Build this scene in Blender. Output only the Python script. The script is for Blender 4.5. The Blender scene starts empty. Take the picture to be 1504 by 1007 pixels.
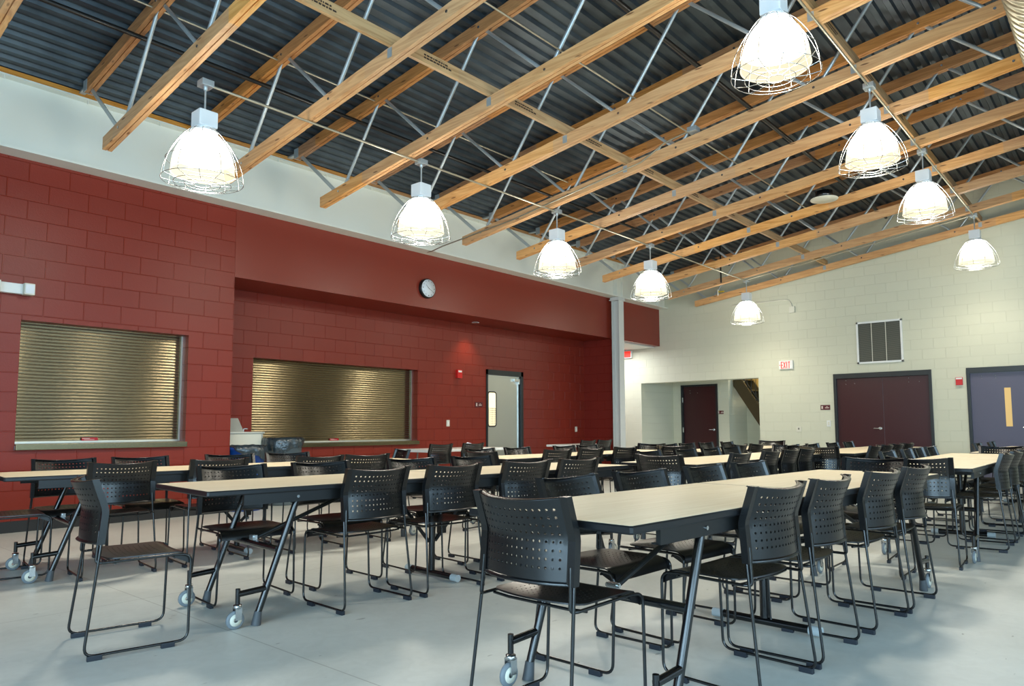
import bpy, bmesh, math, random
from mathutils import Vector, Matrix
PI=math.pi
random.seed(7)
SC=bpy.context.scene; COL=SC.collection
# ------------------------------------------------------------------ helpers
class MB:
    """mesh collector"""
    def __init__(s): s.v=[]; s.f=[]; s.mi=[]; s.sm=[]
    def add(s,vs,fs,mi=0,smooth=False):
        o=len(s.v); s.v+= [tuple(v) for v in vs]
        for f in fs: s.f.append([i+o for i in f]); s.mi.append(mi); s.sm.append(smooth)
        return s
    def box(s,a,b,mi=0):
        x0,y0,z0=a; x1,y1,z1=b
        v=[(x0,y0,z0),(x1,y0,z0),(x1,y1,z0),(x0,y1,z0),(x0,y0,z1),(x1,y0,z1),(x1,y1,z1),(x0,y1,z1)]
        return s.add(v,[(0,3,2,1),(4,5,6,7),(0,1,5,4),(1,2,6,5),(2,3,7,6),(3,0,4,7)],mi)
    def cbox(s,c,d,mi=0):
        return s.box((c[0]-d[0]/2,c[1]-d[1]/2,c[2]-d[2]/2),(c[0]+d[0]/2,c[1]+d[1]/2,c[2]+d[2]/2),mi)
    def bbox(s,a,b,r=.004,mi=0):
        """box with chamfered edges"""
        bm=bmesh.new(); bmesh.ops.create_cube(bm,size=1)
        for v in bm.verts:
            v.co=Vector(((a[k]+b[k])/2+v.co[k]*(b[k]-a[k]) for k in range(3)))
        bmesh.ops.bevel(bm,geom=bm.edges[:],offset=r,segments=2,profile=.7,affect='EDGES')
        s.frombm(bm,mi); bm.free(); return s
    def frombm(s,bm,mi=0,smooth=False):
        bm.verts.index_update()
        s.add([v.co[:] for v in bm.verts],[[v.index for v in f.verts] for f in bm.faces],mi,smooth)
    def tube(s,pts,r,n=8,mi=0,cap=True,smooth=True,r2=None,squash=None):
        pts=[Vector(p) for p in pts]; m=len(pts)
        T=[(pts[min(i+1,m-1)]-pts[max(i-1,0)]).normalized() for i in range(m)]
        ref=Vector((0,0,1)) if abs(T[0].z)<.9 else Vector((1,0,0))
        N=(ref-T[0]*ref.dot(T[0])).normalized(); vs=[]
        for i in range(m):
            if i: N=(N-T[i]*N.dot(T[i])).normalized()
            Bn=T[i].cross(N); rr=r if r2 is None else r+(r2-r)*i/(m-1)
            for k in range(n):
                a=2*PI*k/n; vs.append(pts[i]+N*math.cos(a)*rr+Bn*math.sin(a)*rr)
        fs=[(i*n+k,i*n+(k+1)%n,(i+1)*n+(k+1)%n,(i+1)*n+k) for i in range(m-1) for k in range(n)]
        s.add(vs,fs,mi,smooth)
        if cap: s.add([vs[k] for k in range(n)],[tuple(range(n-1,-1,-1))],mi); s.add(vs[-n:],[tuple(range(n))],mi)
        return s
    def lathe(s,prof,c=(0,0,0),n=24,mi=0,axis='z',smooth=True,a0=0,a1=2*PI):
        full=abs(a1-a0-2*PI)<1e-6; m=n if full else n+1; vs=[]
        for r,z in prof:
            for k in range(m):
                a=a0+(a1-a0)*k/n; p=(r*math.cos(a),r*math.sin(a),z)
                if axis=='x': p=(p[2],p[0],p[1])
                if axis=='y': p=(p[0],p[2],p[1])
                vs.append((p[0]+c[0],p[1]+c[1],p[2]+c[2]))
        fs=[(i*m+k,i*m+(k+1)%m,(i+1)*m+(k+1)%m,(i+1)*m+k) for i in range(len(prof)-1) for k in range(n)]
        return s.add(vs,fs,mi,smooth)
    def prism(s,poly,axis,a,b,mi=0,smooth=False):
        """extrude 2D polygon along axis ('x','y','z') from a to b"""
        def P(p,t): return {'x':(t,p[0],p[1]),'y':(p[0],t,p[1]),'z':(p[0],p[1],t)}[axis]
        n=len(poly); vs=[P(p,a) for p in poly]+[P(p,b) for p in poly]
        fs=[(k,(k+1)%n,n+(k+1)%n,n+k) for k in range(n)]+[tuple(range(n-1,-1,-1)),tuple(range(n,2*n))]
        return s.add(vs,fs,mi,smooth)
    def mesh(s,name,mats):
        me=bpy.data.meshes.new(name); me.from_pydata(s.v,[],s.f)
        for m in (mats if isinstance(mats,(list,tuple)) else [mats]): me.materials.append(m)
        me.polygons.foreach_set('material_index',s.mi); me.polygons.foreach_set('use_smooth',s.sm)
        bm=bmesh.new(); bm.from_mesh(me); bmesh.ops.recalc_face_normals(bm,faces=bm.faces[:]); bm.to_mesh(me); bm.free()
        me.update(); return me
    def build(s,name,mats,parent=None,loc=(0,0,0),rz=0):
        o=bpy.data.objects.new(name,s.mesh(name,mats)); COL.objects.link(o); o.location=loc; o.rotation_euler=(0,0,rz)
        if parent: o.parent=parent
        return o
def arc_path(pts,rad,seg=5):
    """round the corners of a polyline; rad: number or list per inner vertex"""
    pts=[Vector(p) for p in pts]; out=[pts[0]]
    for i in range(1,len(pts)-1):
        r=rad[i-1] if isinstance(rad,(list,tuple)) else rad
        a=(pts[i-1]-pts[i]); b=(pts[i+1]-pts[i]); la,lb=a.length,b.length; a.normalize(); b.normalize()
        if r<=0: out.append(pts[i]); continue
        ang=a.angle(b); d=min(r/math.tan(ang/2),la*.49,lb*.49)
        p0=pts[i]+a*d; p1=pts[i]+b*d
        for k in range(seg+1):
            t=k/seg; out.append(p0*(1-t)**2+pts[i]*2*t*(1-t)+p1*t*t)
    out.append(pts[-1]); return out
def tag(o,label=None,cat=None,group=None,kind=None):
    if label: o['label']=label
    if cat: o['category']=cat
    if group: o['group']=group
    if kind: o['kind']=kind
    return o
def empty(name,loc=(0,0,0),rz=0,**k):
    o=bpy.data.objects.new(name,None); COL.objects.link(o); o.location=loc; o.rotation_euler=(0,0,rz); o.empty_display_size=.1
    return tag(o,**k)
KIDS={}
def kids(o):
    return [c for c in bpy.data.objects if c.parent==o]
def copy_tree(o,loc,rz,tree=None):
    tree=tree or KIDS[o.name]
    def rec(node,parent):
        ob,ch=node; c=ob.copy(); COL.objects.link(c); c.parent=parent
        for x in ch: rec(x,c)
        return c
    r=rec(tree,None); r.location=loc; r.rotation_euler=(0,0,rz); return r
def make_tree(o): return (o,[make_tree(c) for c in kids(o)])
def remember(o): KIDS[o.name]=make_tree(o); return o
# ------------------------------------------------------------------ materials
def lin(c):
    return tuple((x/12.92 if x<=.04045 else ((x+.055)/1.055)**2.4) for x in [v/255 for v in c])+(1,)
def mat(name,rgb=None,rough=.5,metal=0,spec=.5,coat=0,emis=None,estr=0,col=None):
    m=bpy.data.materials.new(name); m.use_nodes=True; nt=m.node_tree; p=nt.nodes['Principled BSDF']
    c=col or lin(rgb); p.inputs['Base Color'].default_value=c; p.inputs['Roughness'].default_value=rough
    p.inputs['Metallic'].default_value=metal; p.inputs['Specular IOR Level'].default_value=spec; p.inputs['Coat Weight'].default_value=coat
    if emis: p.inputs['Emission Color'].default_value=lin(emis); p.inputs['Emission Strength'].default_value=estr
    m.diffuse_color=c
    return m
def N(m,t,**k):
    n=m.node_tree.nodes.new(t)
    for a,b in k.items(): setattr(n,a,b)
    return n
def Lk(m,a,b): m.node_tree.links.new(a,b)
def bsdf(m): return m.node_tree.nodes['Principled BSDF']
def math_node(m,op,a,b=None,c=None):
    n=N(m,'ShaderNodeMath',operation=op)
    for i,x in enumerate((a,b,c)):
        if x is None: continue
        if isinstance(x,(int,float)): n.inputs[i].default_value=x
        else: Lk(m,x,n.inputs[i])
    return n.outputs[0]
def noise_bump(m,scale,strength,dist=.002,vec=None,detail=3):
    n=N(m,'ShaderNodeTexNoise'); n.inputs['Scale'].default_value=scale; n.inputs['Detail'].default_value=detail
    if vec is None: vec=N(m,'ShaderNodeTexCoord').outputs['Object']
    Lk(m,vec,n.inputs['Vector'])
    b=N(m,'ShaderNodeBump'); b.inputs['Strength'].default_value=strength; b.inputs['Distance'].default_value=dist
    Lk(m,n.outputs['Fac'],b.inputs['Height']); Lk(m,b.outputs[0],bsdf(m).inputs['Normal']); return b
def vary(m,rgb1,rgb2,scale=3,detail=4,vec=None,rough_rng=None,lo=.35,hi=.65):
    n=N(m,'ShaderNodeTexNoise'); n.inputs['Scale'].default_value=scale; n.inputs['Detail'].default_value=detail
    if vec is None: vec=N(m,'ShaderNodeTexCoord').outputs['Object']
    Lk(m,vec,n.inputs['Vector'])
    r=N(m,'ShaderNodeValToRGB'); r.color_ramp.elements[0].position=lo; r.color_ramp.elements[1].position=hi
    r.color_ramp.elements[0].color=lin(rgb1); r.color_ramp.elements[1].color=lin(rgb2)
    Lk(m,n.outputs['Fac'],r.inputs[0]); Lk(m,r.outputs[0],bsdf(m).inputs['Base Color'])
    if rough_rng:
        q=N(m,'ShaderNodeMapRange'); q.inputs['To Min'].default_value=rough_rng[0]; q.inputs['To Max'].default_value=rough_rng[1]
        Lk(m,n.outputs['Fac'],q.inputs['Value']); Lk(m,q.outputs[0],bsdf(m).inputs['Roughness'])
    return n
def block_mat(name,rgb,axis,u0,z0,bw,rh,rough=.45,mortar=.014,dist=.006,rgb2=None,vj=None):
    """painted concrete block: running bond. axis 'x' or 'y' is the run direction; u0/z0 = lattice origin"""
    m=mat(name,rgb,rough,spec=.35); tc=N(m,'ShaderNodeTexCoord'); sp=N(m,'ShaderNodeSeparateXYZ'); Lk(m,tc.outputs['Object'],sp.inputs[0])
    u=sp.outputs['X' if axis=='x' else 'Y']; uu=math_node(m,'ADD',u,-u0+bw*100); zz=math_node(m,'ADD',sp.outputs['Z'],-z0+rh*100)
    cb=N(m,'ShaderNodeCombineXYZ'); Lk(m,uu,cb.inputs[0]); Lk(m,zz,cb.inputs[1])
    br=N(m,'ShaderNodeTexBrick'); br.offset=.5; br.offset_frequency=2; br.squash=1; br.squash_frequency=1
    Lk(m,cb.outputs[0],br.inputs['Vector']); br.inputs['Scale'].default_value=1; br.inputs['Mortar Size'].default_value=mortar/2
    br.inputs['Mortar Smooth'].default_value=.6; br.inputs['Brick Width'].default_value=bw; br.inputs['Row Height'].default_value=rh; br.inputs['Bias'].default_value=0
    c1=lin(rgb); c2=lin(rgb2 or rgb)
    br.inputs['Color1'].default_value=c1; br.inputs['Color2'].default_value=c2
    br.inputs['Mortar'].default_value=lin(vj) if vj else tuple(x*.98 for x in c1[:3])+(1,)
    Lk(m,br.outputs['Color'],bsdf(m).inputs['Base Color'])
    n=N(m,'ShaderNodeTexNoise'); n.inputs['Scale'].default_value=90; n.inputs['Detail'].default_value=3; Lk(m,tc.outputs['Object'],n.inputs['Vector'])
    mr=N(m,'ShaderNodeMapRange'); mr.inputs['To Min'].default_value=rough; mr.inputs['To Max'].default_value=.16; Lk(m,br.outputs['Fac'],mr.inputs['Value']); Lk(m,mr.outputs[0],bsdf(m).inputs['Roughness'])
    h=math_node(m,'MULTIPLY_ADD',br.outputs['Fac'],-1.0,math_node(m,'MULTIPLY',n.outputs['Fac'],.28))
    b=N(m,'ShaderNodeBump'); b.inputs['Strength'].default_value=.9; b.inputs['Distance'].default_value=dist
    Lk(m,h,b.inputs['Height']); Lk(m,b.outputs[0],bsdf(m).inputs['Normal'])
    return m
M={}
M['red_block']=block_mat('red_block_paint',(127,42,29),'x',2.3335,3.8166-.2113,.4008,.2113,rough=.34,rgb2=(123,41,28),dist=.007)
M['red_block_side']=block_mat('red_block_side_paint',(120,36,26),'y',0,3.8166-.2113,.4008,.2113,rough=.42)
M['red_smooth']=mat('red_smooth_paint',(122,40,25),.36)
noise_bump(M['red_smooth'],120,.15,.001)
M['cream']=block_mat('cream_block_paint',(206,206,185),'y',.0,3.230-.2032*15,.4064,.2032,rough=.5,mortar=.009,dist=.0024,rgb2=(204,204,183))
M['white_paint']=mat('white_gloss_paint',(226,228,218),.4); noise_bump(M['white_paint'],25,.06,.002)
M['column_paint']=mat('pale_column_paint',(205,208,205),.35)
M['white_plain']=mat('white_plaster',(220,222,215),.6)
M['black_base']=mat('black_rubber_base',(38,40,42),.45)
M['black_plastic']=mat('black_moulded_plastic',(9,10,12),.27,spec=.6); noise_bump(M['black_plastic'],400,.12,.0006)
M['black_steel']=mat('black_powder_coated_steel',(8,9,11),.2,spec=.65)
M['seat_plastic']=mat('black_seat_plastic',(11,11,12),.3,spec=.5); noise_bump(M['seat_plastic'],400,.12,.0006)
M['pad']=mat('dark_foot_pad',(26,32,42),.5)
M['edge']=mat('black_table_edge',(18,20,23),.3)
M['frame_dark']=mat('dark_table_frame',(11,13,14),.4)
M['rubber_grey']=mat('grey_rubber_tip',(72,76,80),.55)
M['wheel']=mat('light_grey_wheel_rubber',(118,126,132),.5)
M['chrome']=mat('zinc_plated_steel',(200,204,206),.25,metal=1)
M['galv']=mat('galvanised_steel',(186,195,198),.38,metal=.55); noise_bump(M['galv'],60,.2,.001)
M['conduit']=mat('steel_conduit',(190,186,168),.36,metal=.85)
M['white_plastic']=mat('white_plastic',(226,228,225),.4)
M['offwhite']=mat('off_white_plastic',(214,212,196),.45)
M['cap']=mat('white_rubber_cap',(168,176,178),.5)
M['red_plastic']=mat('red_alarm_plastic',(196,26,24),.35)
M['maroon_sign']=mat('maroon_sign_plastic',(86,24,30),.45)
M['sign_text']=mat('pale_sign_lettering',(205,190,180),.6)
M['red_label']=mat('red_warning_label',(176,16,28),.4)
M['stainless']=mat('brushed_stainless',(206,208,200),.42,metal=1)
M['counter_steel']=mat('counter_stainless',(136,126,98),.24,metal=1)
M['dark_frame']=mat('black_door_frame',(30,36,38),.38)
M['maroon_door']=mat('maroon_door_paint',(58,17,22),.32)
M['dark_maroon_door']=mat('deep_maroon_door_paint',(52,10,14),.4)
M['sky_tint_door']=mat('door_sky_reflection_tint',(86,84,104),.42)  # blue daylight reflected in the glossy leaf is put into the base colour
M['amber_glass']=mat('amber_lit_glass',(196,160,90),.25,emis=(205,170,100),estr=.35)
M['window_light']=mat('lit_kitchen_beyond',(230,220,180),.5,emis=(235,222,180),estr=.9)
M['black_pipe']=mat('black_iron_pipe',(22,22,22),.3)
M['blue_bin']=mat('blue_bin_plastic',(14,70,150),.4)
M['grey_bin']=mat('grey_bin_plastic',(94,108,114),.5)
M['bag']=mat('dark_bin_liner',(40,52,58),.22,spec=.7); noise_bump(M['bag'],14,.8,.02)
M['lid_grey']=mat('grey_lid_paint',(168,172,164),.4)
M['grille']=mat('grey_grille_metal',(120,122,112),.45,metal=.3)
M['grille_dark']=mat('dark_grille_back',(46,48,46),.7)
M['stringer']=mat('olive_stair_stringer',(70,58,30),.45)
M['slat_wood']=mat('lit_ochre_slats',(188,158,92),.5)
M['clock_face']=mat('clock_face_white',(214,220,226),.25)
M['clock_black']=mat('black_clock_rim',(14,14,16),.3)
M['exit_red']=mat('exit_letter_red',(225,50,35),.5,emis=(255,50,30),estr=.45)
M['silver_duct']=mat('spiral_duct_metal',(196,192,170),.35,metal=.8)
M['ballast']=mat('white_ballast_housing',(228,232,234),.4,)
M['paper']=mat('crumpled_white_paper',(222,224,236),.7)
M['yellow']=mat('yellow_valve_handle',(220,190,30),.4)
M['glasspane']=mat('grey_window_sky',(200,220,235),.1)
M['wood_dark_mark']=mat('grade_stamp_ink',(60,44,34),.7)
# floor concrete
def floor_mat():
    m=mat('polished_concrete',(168,170,162),.3,spec=.4); tc=N(m,'ShaderNodeTexCoord'); V=tc.outputs['Object']
    n1=N(m,'ShaderNodeTexNoise'); n1.inputs['Scale'].default_value=1.3; n1.inputs['Detail'].default_value=6; Lk(m,V,n1.inputs['Vector'])
    n2=N(m,'ShaderNodeTexNoise'); n2.inputs['Scale'].default_value=9; n2.inputs['Detail'].default_value=6; n2.inputs['Distortion'].default_value=1.5; Lk(m,V,n2.inputs['Vector'])
    r=N(m,'ShaderNodeValToRGB'); e=r.color_ramp.elements; e[0].position=.3; e[0].color=lin((184,187,181)); e[1].position=.72; e[1].color=lin((208,211,205))
    mx=math_node(m,'MULTIPLY_ADD',n2.outputs['Fac'],.35,math_node(m,'MULTIPLY',n1.outputs['Fac'],.65)); Lk(m,mx,r.inputs[0])
    # little dark scuffs
    mp=N(m,'ShaderNodeMapping'); mp.inputs['Scale'].default_value=(9,26,1); mp.inputs['Rotation'].default_value=(0,0,.6); Lk(m,V,mp.inputs['Vector'])
    n3=N(m,'ShaderNodeTexNoise'); n3.inputs['Scale'].default_value=1.0; n3.inputs['Detail'].default_value=2; Lk(m,mp.outputs[0],n3.inputs['Vector'])
    sc=N(m,'ShaderNodeValToRGB'); s=sc.color_ramp.elements; s[0].position=.235; s[0].color=(.55,.55,.55,1); s[1].position=.265; s[1].color=(1,1,1,1); Lk(m,n3.outputs['Fac'],sc.inputs[0])
    # control joints: x = 2 + 4.57k , y = .3 + 4.57k
    sp=N(m,'ShaderNodeSeparateXYZ'); Lk(m,V,sp.inputs[0])
    def joint(out,off):
        a=math_node(m,'ADD',out,-off+45.7); a=math_node(m,'MODULO',a,4.57); a=math_node(m,'ABSOLUTE',math_node(m,'SUBTRACT',a,2.285)); return math_node(m,'GREATER_THAN',a,2.2815)
    j=math_node(m,'MAXIMUM',joint(sp.outputs[0],2.0),joint(sp.outputs[1],4.95))
    m1=N(m,'ShaderNodeMixRGB',blend_type='MULTIPLY'); m1.inputs[0].default_value=1; Lk(m,r.outputs[0],m1.inputs[1]); Lk(m,sc.outputs[0],m1.inputs[2])
    m2=N(m,'ShaderNodeMixRGB',blend_type='MIX'); Lk(m,math_node(m,'MULTIPLY',j,.4),m2.inputs[0]); Lk(m,m1.outputs[0],m2.inputs[1]); m2.inputs[2].default_value=lin((90,88,80))
    Lk(m,m2.outputs[0],bsdf(m).inputs['Base Color'])
    q=N(m,'ShaderNodeMapRange'); q.inputs['To Min'].default_value=.33; q.inputs['To Max'].default_value=.45; Lk(m,mx,q.inputs['Value']); Lk(m,q.outputs[0],bsdf(m).inputs['Roughness'])
    b=N(m,'ShaderNodeBump'); b.inputs['Strength'].default_value=.12; b.inputs['Distance'].default_value=.004; Lk(m,n2.outputs['Fac'],b.inputs['Height']); Lk(m,b.outputs[0],bsdf(m).inputs['Normal'])
    return m
M['floor']=floor_mat()
def wood_mat(name,c1,c2,axis,knots=True,sc=1.0):
    m=mat(name,c1,.55); tc=N(m,'ShaderNodeTexCoord'); oi=N(m,'ShaderNodeObjectInfo')
    mp=N(m,'ShaderNodeMapping'); mp.inputs['Scale'].default_value={'y':(14,.9,14),'x':(.9,14,14)}[axis]; Lk(m,tc.outputs['Object'],mp.inputs['Vector'])
    off=N(m,'ShaderNodeVectorMath',operation='ADD'); Lk(m,mp.outputs[0],off.inputs[0])
    cv=N(m,'ShaderNodeCombineXYZ'); Lk(m,math_node(m,'MULTIPLY',oi.outputs['Random'],37),cv.inputs[0]); Lk(m,math_node(m,'MULTIPLY',oi.outputs['Random'],91),cv.inputs[1]); Lk(m,cv.outputs[0],off.inputs[1])
    n=N(m,'ShaderNodeTexNoise'); n.inputs['Scale'].default_value=1.2*sc; n.inputs['Detail'].default_value=7; n.inputs['Distortion'].default_value=2.2; Lk(m,off.outputs[0],n.inputs['Vector'])
    r=N(m,'ShaderNodeValToRGB'); e=r.color_ramp.elements; e[0].position=.33; e[0].color=lin(c2); e[1].position=.62; e[1].color=lin(c1); Lk(m,n.outputs['Fac'],r.inputs[0])
    # board lengths with slightly different tone
    sp=N(m,'ShaderNodeSeparateXYZ'); Lk(m,tc.outputs['Object'],sp.inputs[0])
    seg=math_node(m,'FLOOR',math_node(m,'MULTIPLY_ADD',sp.outputs['Y' if axis=='y' else 'X'],.42,math_node(m,'MULTIPLY',oi.outputs['Random'],9)))
    wn=N(m,'ShaderNodeTexWhiteNoise',noise_dimensions='2D'); c2v=N(m,'ShaderNodeCombineXYZ'); Lk(m,seg,c2v.inputs[0]); Lk(m,oi.outputs['Random'],c2v.inputs[1]); Lk(m,c2v.outputs[0],wn.inputs['Vector'])
    hs=N(m,'ShaderNodeHueSaturation'); Lk(m,r.outputs[0],hs.inputs['Color']); Lk(m,math_node(m,'MULTIPLY_ADD',wn.outputs['Value'],.3,.85),hs.inputs['Value']); Lk(m,math_node(m,'MULTIPLY_ADD',wn.outputs['Value'],.2,.9),hs.inputs['Saturation'])
    last=hs.outputs[0]
    if knots:
        mk=N(m,'ShaderNodeMapping'); mk.inputs['Scale'].default_value={'y':(5,2.6,9),'x':(2.6,5,9)}[axis]; Lk(m,off.outputs[0],mk.inputs['Vector'])
        mp2=N(m,'ShaderNodeMapping'); mp2.inputs['Scale'].default_value={'y':(6,1.6,8),'x':(1.6,6,8)}[axis]; Lk(m,tc.outputs['Object'],mp2.inputs['Vector'])
        vo=N(m,'ShaderNodeTexVoronoi'); vo.inputs['Scale'].default_value=1.6; Lk(m,mp2.outputs[0],vo.inputs['Vector'])
        kr=N(m,'ShaderNodeValToRGB'); k=kr.color_ramp.elements; k[0].position=.085; k[0].color=(.16,.08,.05,1); k[1].position=.14; k[1].color=(1,1,1,1); Lk(m,vo.outputs['Distance'],kr.inputs[0])
        mm=N(m,'ShaderNodeMixRGB',blend_type='MULTIPLY'); mm.inputs[0].default_value=.8; Lk(m,last,mm.inputs[1]); Lk(m,kr.outputs[0],mm.inputs[2]); last=mm.outputs[0]
    Lk(m,last,bsdf(m).inputs['Base Color'])
    b=N(m,'ShaderNodeBump'); b.inputs['Strength'].default_value=.15; b.inputs['Distance'].default_value=.003; Lk(m,n.outputs['Fac'],b.inputs['Height']); Lk(m,b.outputs[0],bsdf(m).inputs['Normal'])
    return m
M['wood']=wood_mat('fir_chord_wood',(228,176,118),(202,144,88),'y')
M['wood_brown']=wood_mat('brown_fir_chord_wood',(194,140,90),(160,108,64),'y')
M['wood_x']=wood_mat('fir_bridging_wood',(206,168,120),(176,134,88),'x',knots=False)
M['ledger']=wood_mat('ledger_wood',(205,150,84),(168,112,56),'x')
M['deck']=mat('dark_galvanised_deck',(84,96,106),.42,metal=.55)
vary(M['deck'],(54,64,72),(76,88,96),scale=2.5,rough_rng=(.32,.52))
M['laminate']=mat('maple_laminate',(214,200,168),.42,spec=.35)
def lam(m):
    tc=N(m,'ShaderNodeTexCoord'); mp=N(m,'ShaderNodeMapping'); mp.inputs['Scale'].default_value=(1.5,30,1); Lk(m,tc.outputs['Object'],mp.inputs['Vector'])
    vary(m,(222,206,172),(232,218,188),scale=1.5,detail=5,vec=mp.outputs[0])
lam(M['laminate'])
# curtain of the shutters: fine horizontal slats, warm anodised metal
def shutter_mat():
    m=mat('brushed_shutter_slats',(134,122,96),.24,metal=1)
    p=bsdf(m)
    p.inputs['Anisotropic'].default_value=.9
    tg=N(m,'ShaderNodeTangent',direction_type='UV_MAP'); tg.uv_map='brush'; Lk(m,tg.outputs[0],p.inputs['Tangent'])
    return m
M['shutter']=shutter_mat()
# luminous lamp parts
def lamp_glass():
    m=bpy.data.materials.new('prismatic_lamp_refractor'); m.use_nodes=True; nt=m.node_tree; nt.nodes.clear()
    o=nt.nodes.new('ShaderNodeOutputMaterial'); e=nt.nodes.new('ShaderNodeEmission'); e.inputs[0].default_value=lin((255,252,240)); e.inputs[1].default_value=4.0
    t=nt.nodes.new('ShaderNodeBsdfTransparent'); t.inputs[0].default_value=(.96,.96,.93,1); mx=nt.nodes.new('ShaderNodeMixShader'); mx.inputs[0].default_value=.62
    nt.links.new(t.outputs[0],mx.inputs[1]); nt.links.new(e.outputs[0],mx.inputs[2]); nt.links.new(mx.outputs[0],o.inputs[0]); return m
M['refractor']=lamp_glass()
def lamp_skirt():
    m=bpy.data.materials.new('clear_lamp_skirt'); m.use_nodes=True; nt=m.node_tree; nt.nodes.clear()
    o=nt.nodes.new('ShaderNodeOutputMaterial'); e=nt.nodes.new('ShaderNodeEmission'); e.inputs[0].default_value=lin((255,244,212)); e.inputs[1].default_value=1.5
    t=nt.nodes.new('ShaderNodeBsdfTransparent'); t.inputs[0].default_value=(.93,.92,.86,1); mx=nt.nodes.new('ShaderNodeMixShader'); mx.inputs[0].default_value=.42
    nt.links.new(t.outputs[0],mx.inputs[1]); nt.links.new(e.outputs[0],mx.inputs[2]); nt.links.new(mx.outputs[0],o.inputs[0]); return m
M['skirt']=lamp_skirt(); M['lens']=lamp_skirt(); M['lens'].name='clear_lamp_lens'; M['lens'].node_tree.nodes['Mix Shader'].inputs[0].default_value=.15
M['bulb']=mat('glowing_bulb',(255,255,250),.5,emis=(255,252,240),estr=40)
# ------------------------------------------------------------------ dimensions
YF=9.16; YR=10.0; L=16.04; XJ=4.74; XE=13.92; ZL=4.06; ZS=3.13; YW=8.9
SL=.138                                    # roof slope, rising towards -Y
def zb(y): return 4.12+SL*(7.65-y)         # centre line of the bottom chords
def zt(y): return zb(y)+.90
def zdeck(y): return zt(y)+.068
YMIN=-5.2; XMIN=-3.4; YC=13.2
def S(o): return tag(o,kind='structure')
# floor
S(MB().box((XMIN-.3,YMIN-.3,-.12),(21.5,YC+.3,0)).build('floor',M['floor']))
# left wall, block, with serving opening 1 (z .87-2.28, x 2.33-4.15)
w=MB(); T=.30
w.box((XMIN,YF,0),(2.33,YF+T,ZL)).box((4.15,YF,0),(XJ,YR+.3,ZL)).box((2.33,YF,0),(4.15,YF+T,.87)).box((2.33,YF,2.28),(4.15,YF+T,ZL))
S(w.build('wall_left',M['red_block']))
# deep serving recess with opening 2 and the kitchen door
w=MB(); WX0,WX1,WZ0,WZ1=5.50,8.73,.80,2.15; DX0,DX1,DZ=10.54,11.70,2.27
w.box((XJ,YR,0),(WX0,YR+.3,ZS+.2)).box((WX0,YR,0),(WX1,YR+.3,WZ0)).box((WX0,YR,WZ1),(WX1,YR+.3,ZS+.2)).box((WX1,YR,0),(DX0,YR+.3,ZS+.2))
w.box((DX0,YR,DZ),(DX1,YR+.3,ZS+.2)).box((DX1,YR,0),(XE,YR+.3,ZS+.2))
S(w.build('wall_left_recess',M['red_block']))
w=MB(); w.box((XE,YF,0),(XE+.22,YC,ZS)); S(w.build('wall_left_return',M['red_block_side']))
# smooth red soffit above the recess and the passage
w=MB(); w.box((XJ+.002,YF,ZS),(L,YF+.16,ZL)).box((XJ+.002,YF+.16,ZS),(XE+.22,YR,ZS+.12)); S(w.build('wall_soffit',M['red_smooth']))
# passage beyond the red wall
w=MB(); w.box((XE+.22,YF+.16,3.10),(L,YC,3.2)); S(w.build('ceiling_passage',M['white_plain']))
S(MB().box((XE,YC,0),(L+.3,YC+.2,3.2)).build('wall_passage_end',M['cream']))
# end wall: cream block with stair alcove (y 6.62-9.72, z<2.21), double door, single door
w=MB(); ZT=7.6
def roofed(y0,y1,z0):      # piece whose top follows the roof
    def top(y): return zdeck(y)+.02
    w.add([(L,y0,z0),(L+.3,y0,z0),(L+.3,y1,z0),(L,y1,z0),(L,y0,top(y0)),(L+.3,y0,top(y0)),(L+.3,y1,top(y1)),(L,y1,top(y1))],
          [(0,3,2,1),(4,5,6,7),(0,1,5,4),(1,2,6,5),(2,3,7,6),(3,0,4,7)])
w.box((L,9.72,0),(L+.3,YC,3.2)); roofed(9.16,9.72,3.2); w.box((L,9.16,2.21),(L+.3,9.72,3.2))
roofed(6.62,9.16,2.21); roofed(4.97,6.62,0); roofed(3.11,4.97,2.205); roofed(2.52,3.11,0); roofed(1.36,2.52,2.20); roofed(YMIN,1.36,0)
S(w.build('wall_end',M['cream']))
# alcove
w=MB(); XA=17.69
w.box((L+.3,9.72,0),(XA+.2,9.86,2.6)); w.box((XA,9.47,0),(XA+.2,9.72,2.6)).box((XA,8.41,2.22),(XA+.2,9.47,2.6)).box((XA,8.21,0),(XA+.2,8.41,2.6))
S(w.build('wall_alcove',M['cream']))
S(MB().box((XA+1.1,5.9,0),(XA+1.3,8.6,3.6)).build('wall_stair',M['cream']))
S(MB().box((XA+.0,8.11,0),(XA+1.1,8.21,3.4)).build('wall_stair_side',M['cream']))
S(MB().box((L+.3,8.2,2.5),(XA+.2,9.86,2.6)).build('ceiling_alcove',M['white_plain']))
# rear and right walls with daylight windows (behind the camera)
RW=[(-2.2,1.2),(1.8,5.2),(5.8,9.2),(9.8,13.2)]
w=MB(); 
prev=XMIN
for a,b in RW:
    w.box((prev,YMIN-.3,0),(a,YMIN,8)); w.box((a,YMIN-.3,0),(b,YMIN,.9)); w.box((a,YMIN-.3,3.6),(b,YMIN,8)); prev=b
w.box((prev,YMIN-.3,0),(L+.3,YMIN,8)); S(w.build('wall_right',M['cream']))
BW=[(-4.4,-1.2),(-.6,2.6),(3.2,6.4)]
w=MB(); prev=YMIN
for a,b in BW:
    w.box((XMIN-.3,prev,0),(XMIN,a,8)); w.box((XMIN-.3,a,0),(XMIN,b,.5)); w.box((XMIN-.3,a,3.6),(XMIN,b,8)); prev=b
w.box((XMIN-.3,prev,0),(XMIN,YF+.3,8)); S(w.build('wall_rear',M['cream']))
k=1
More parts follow.
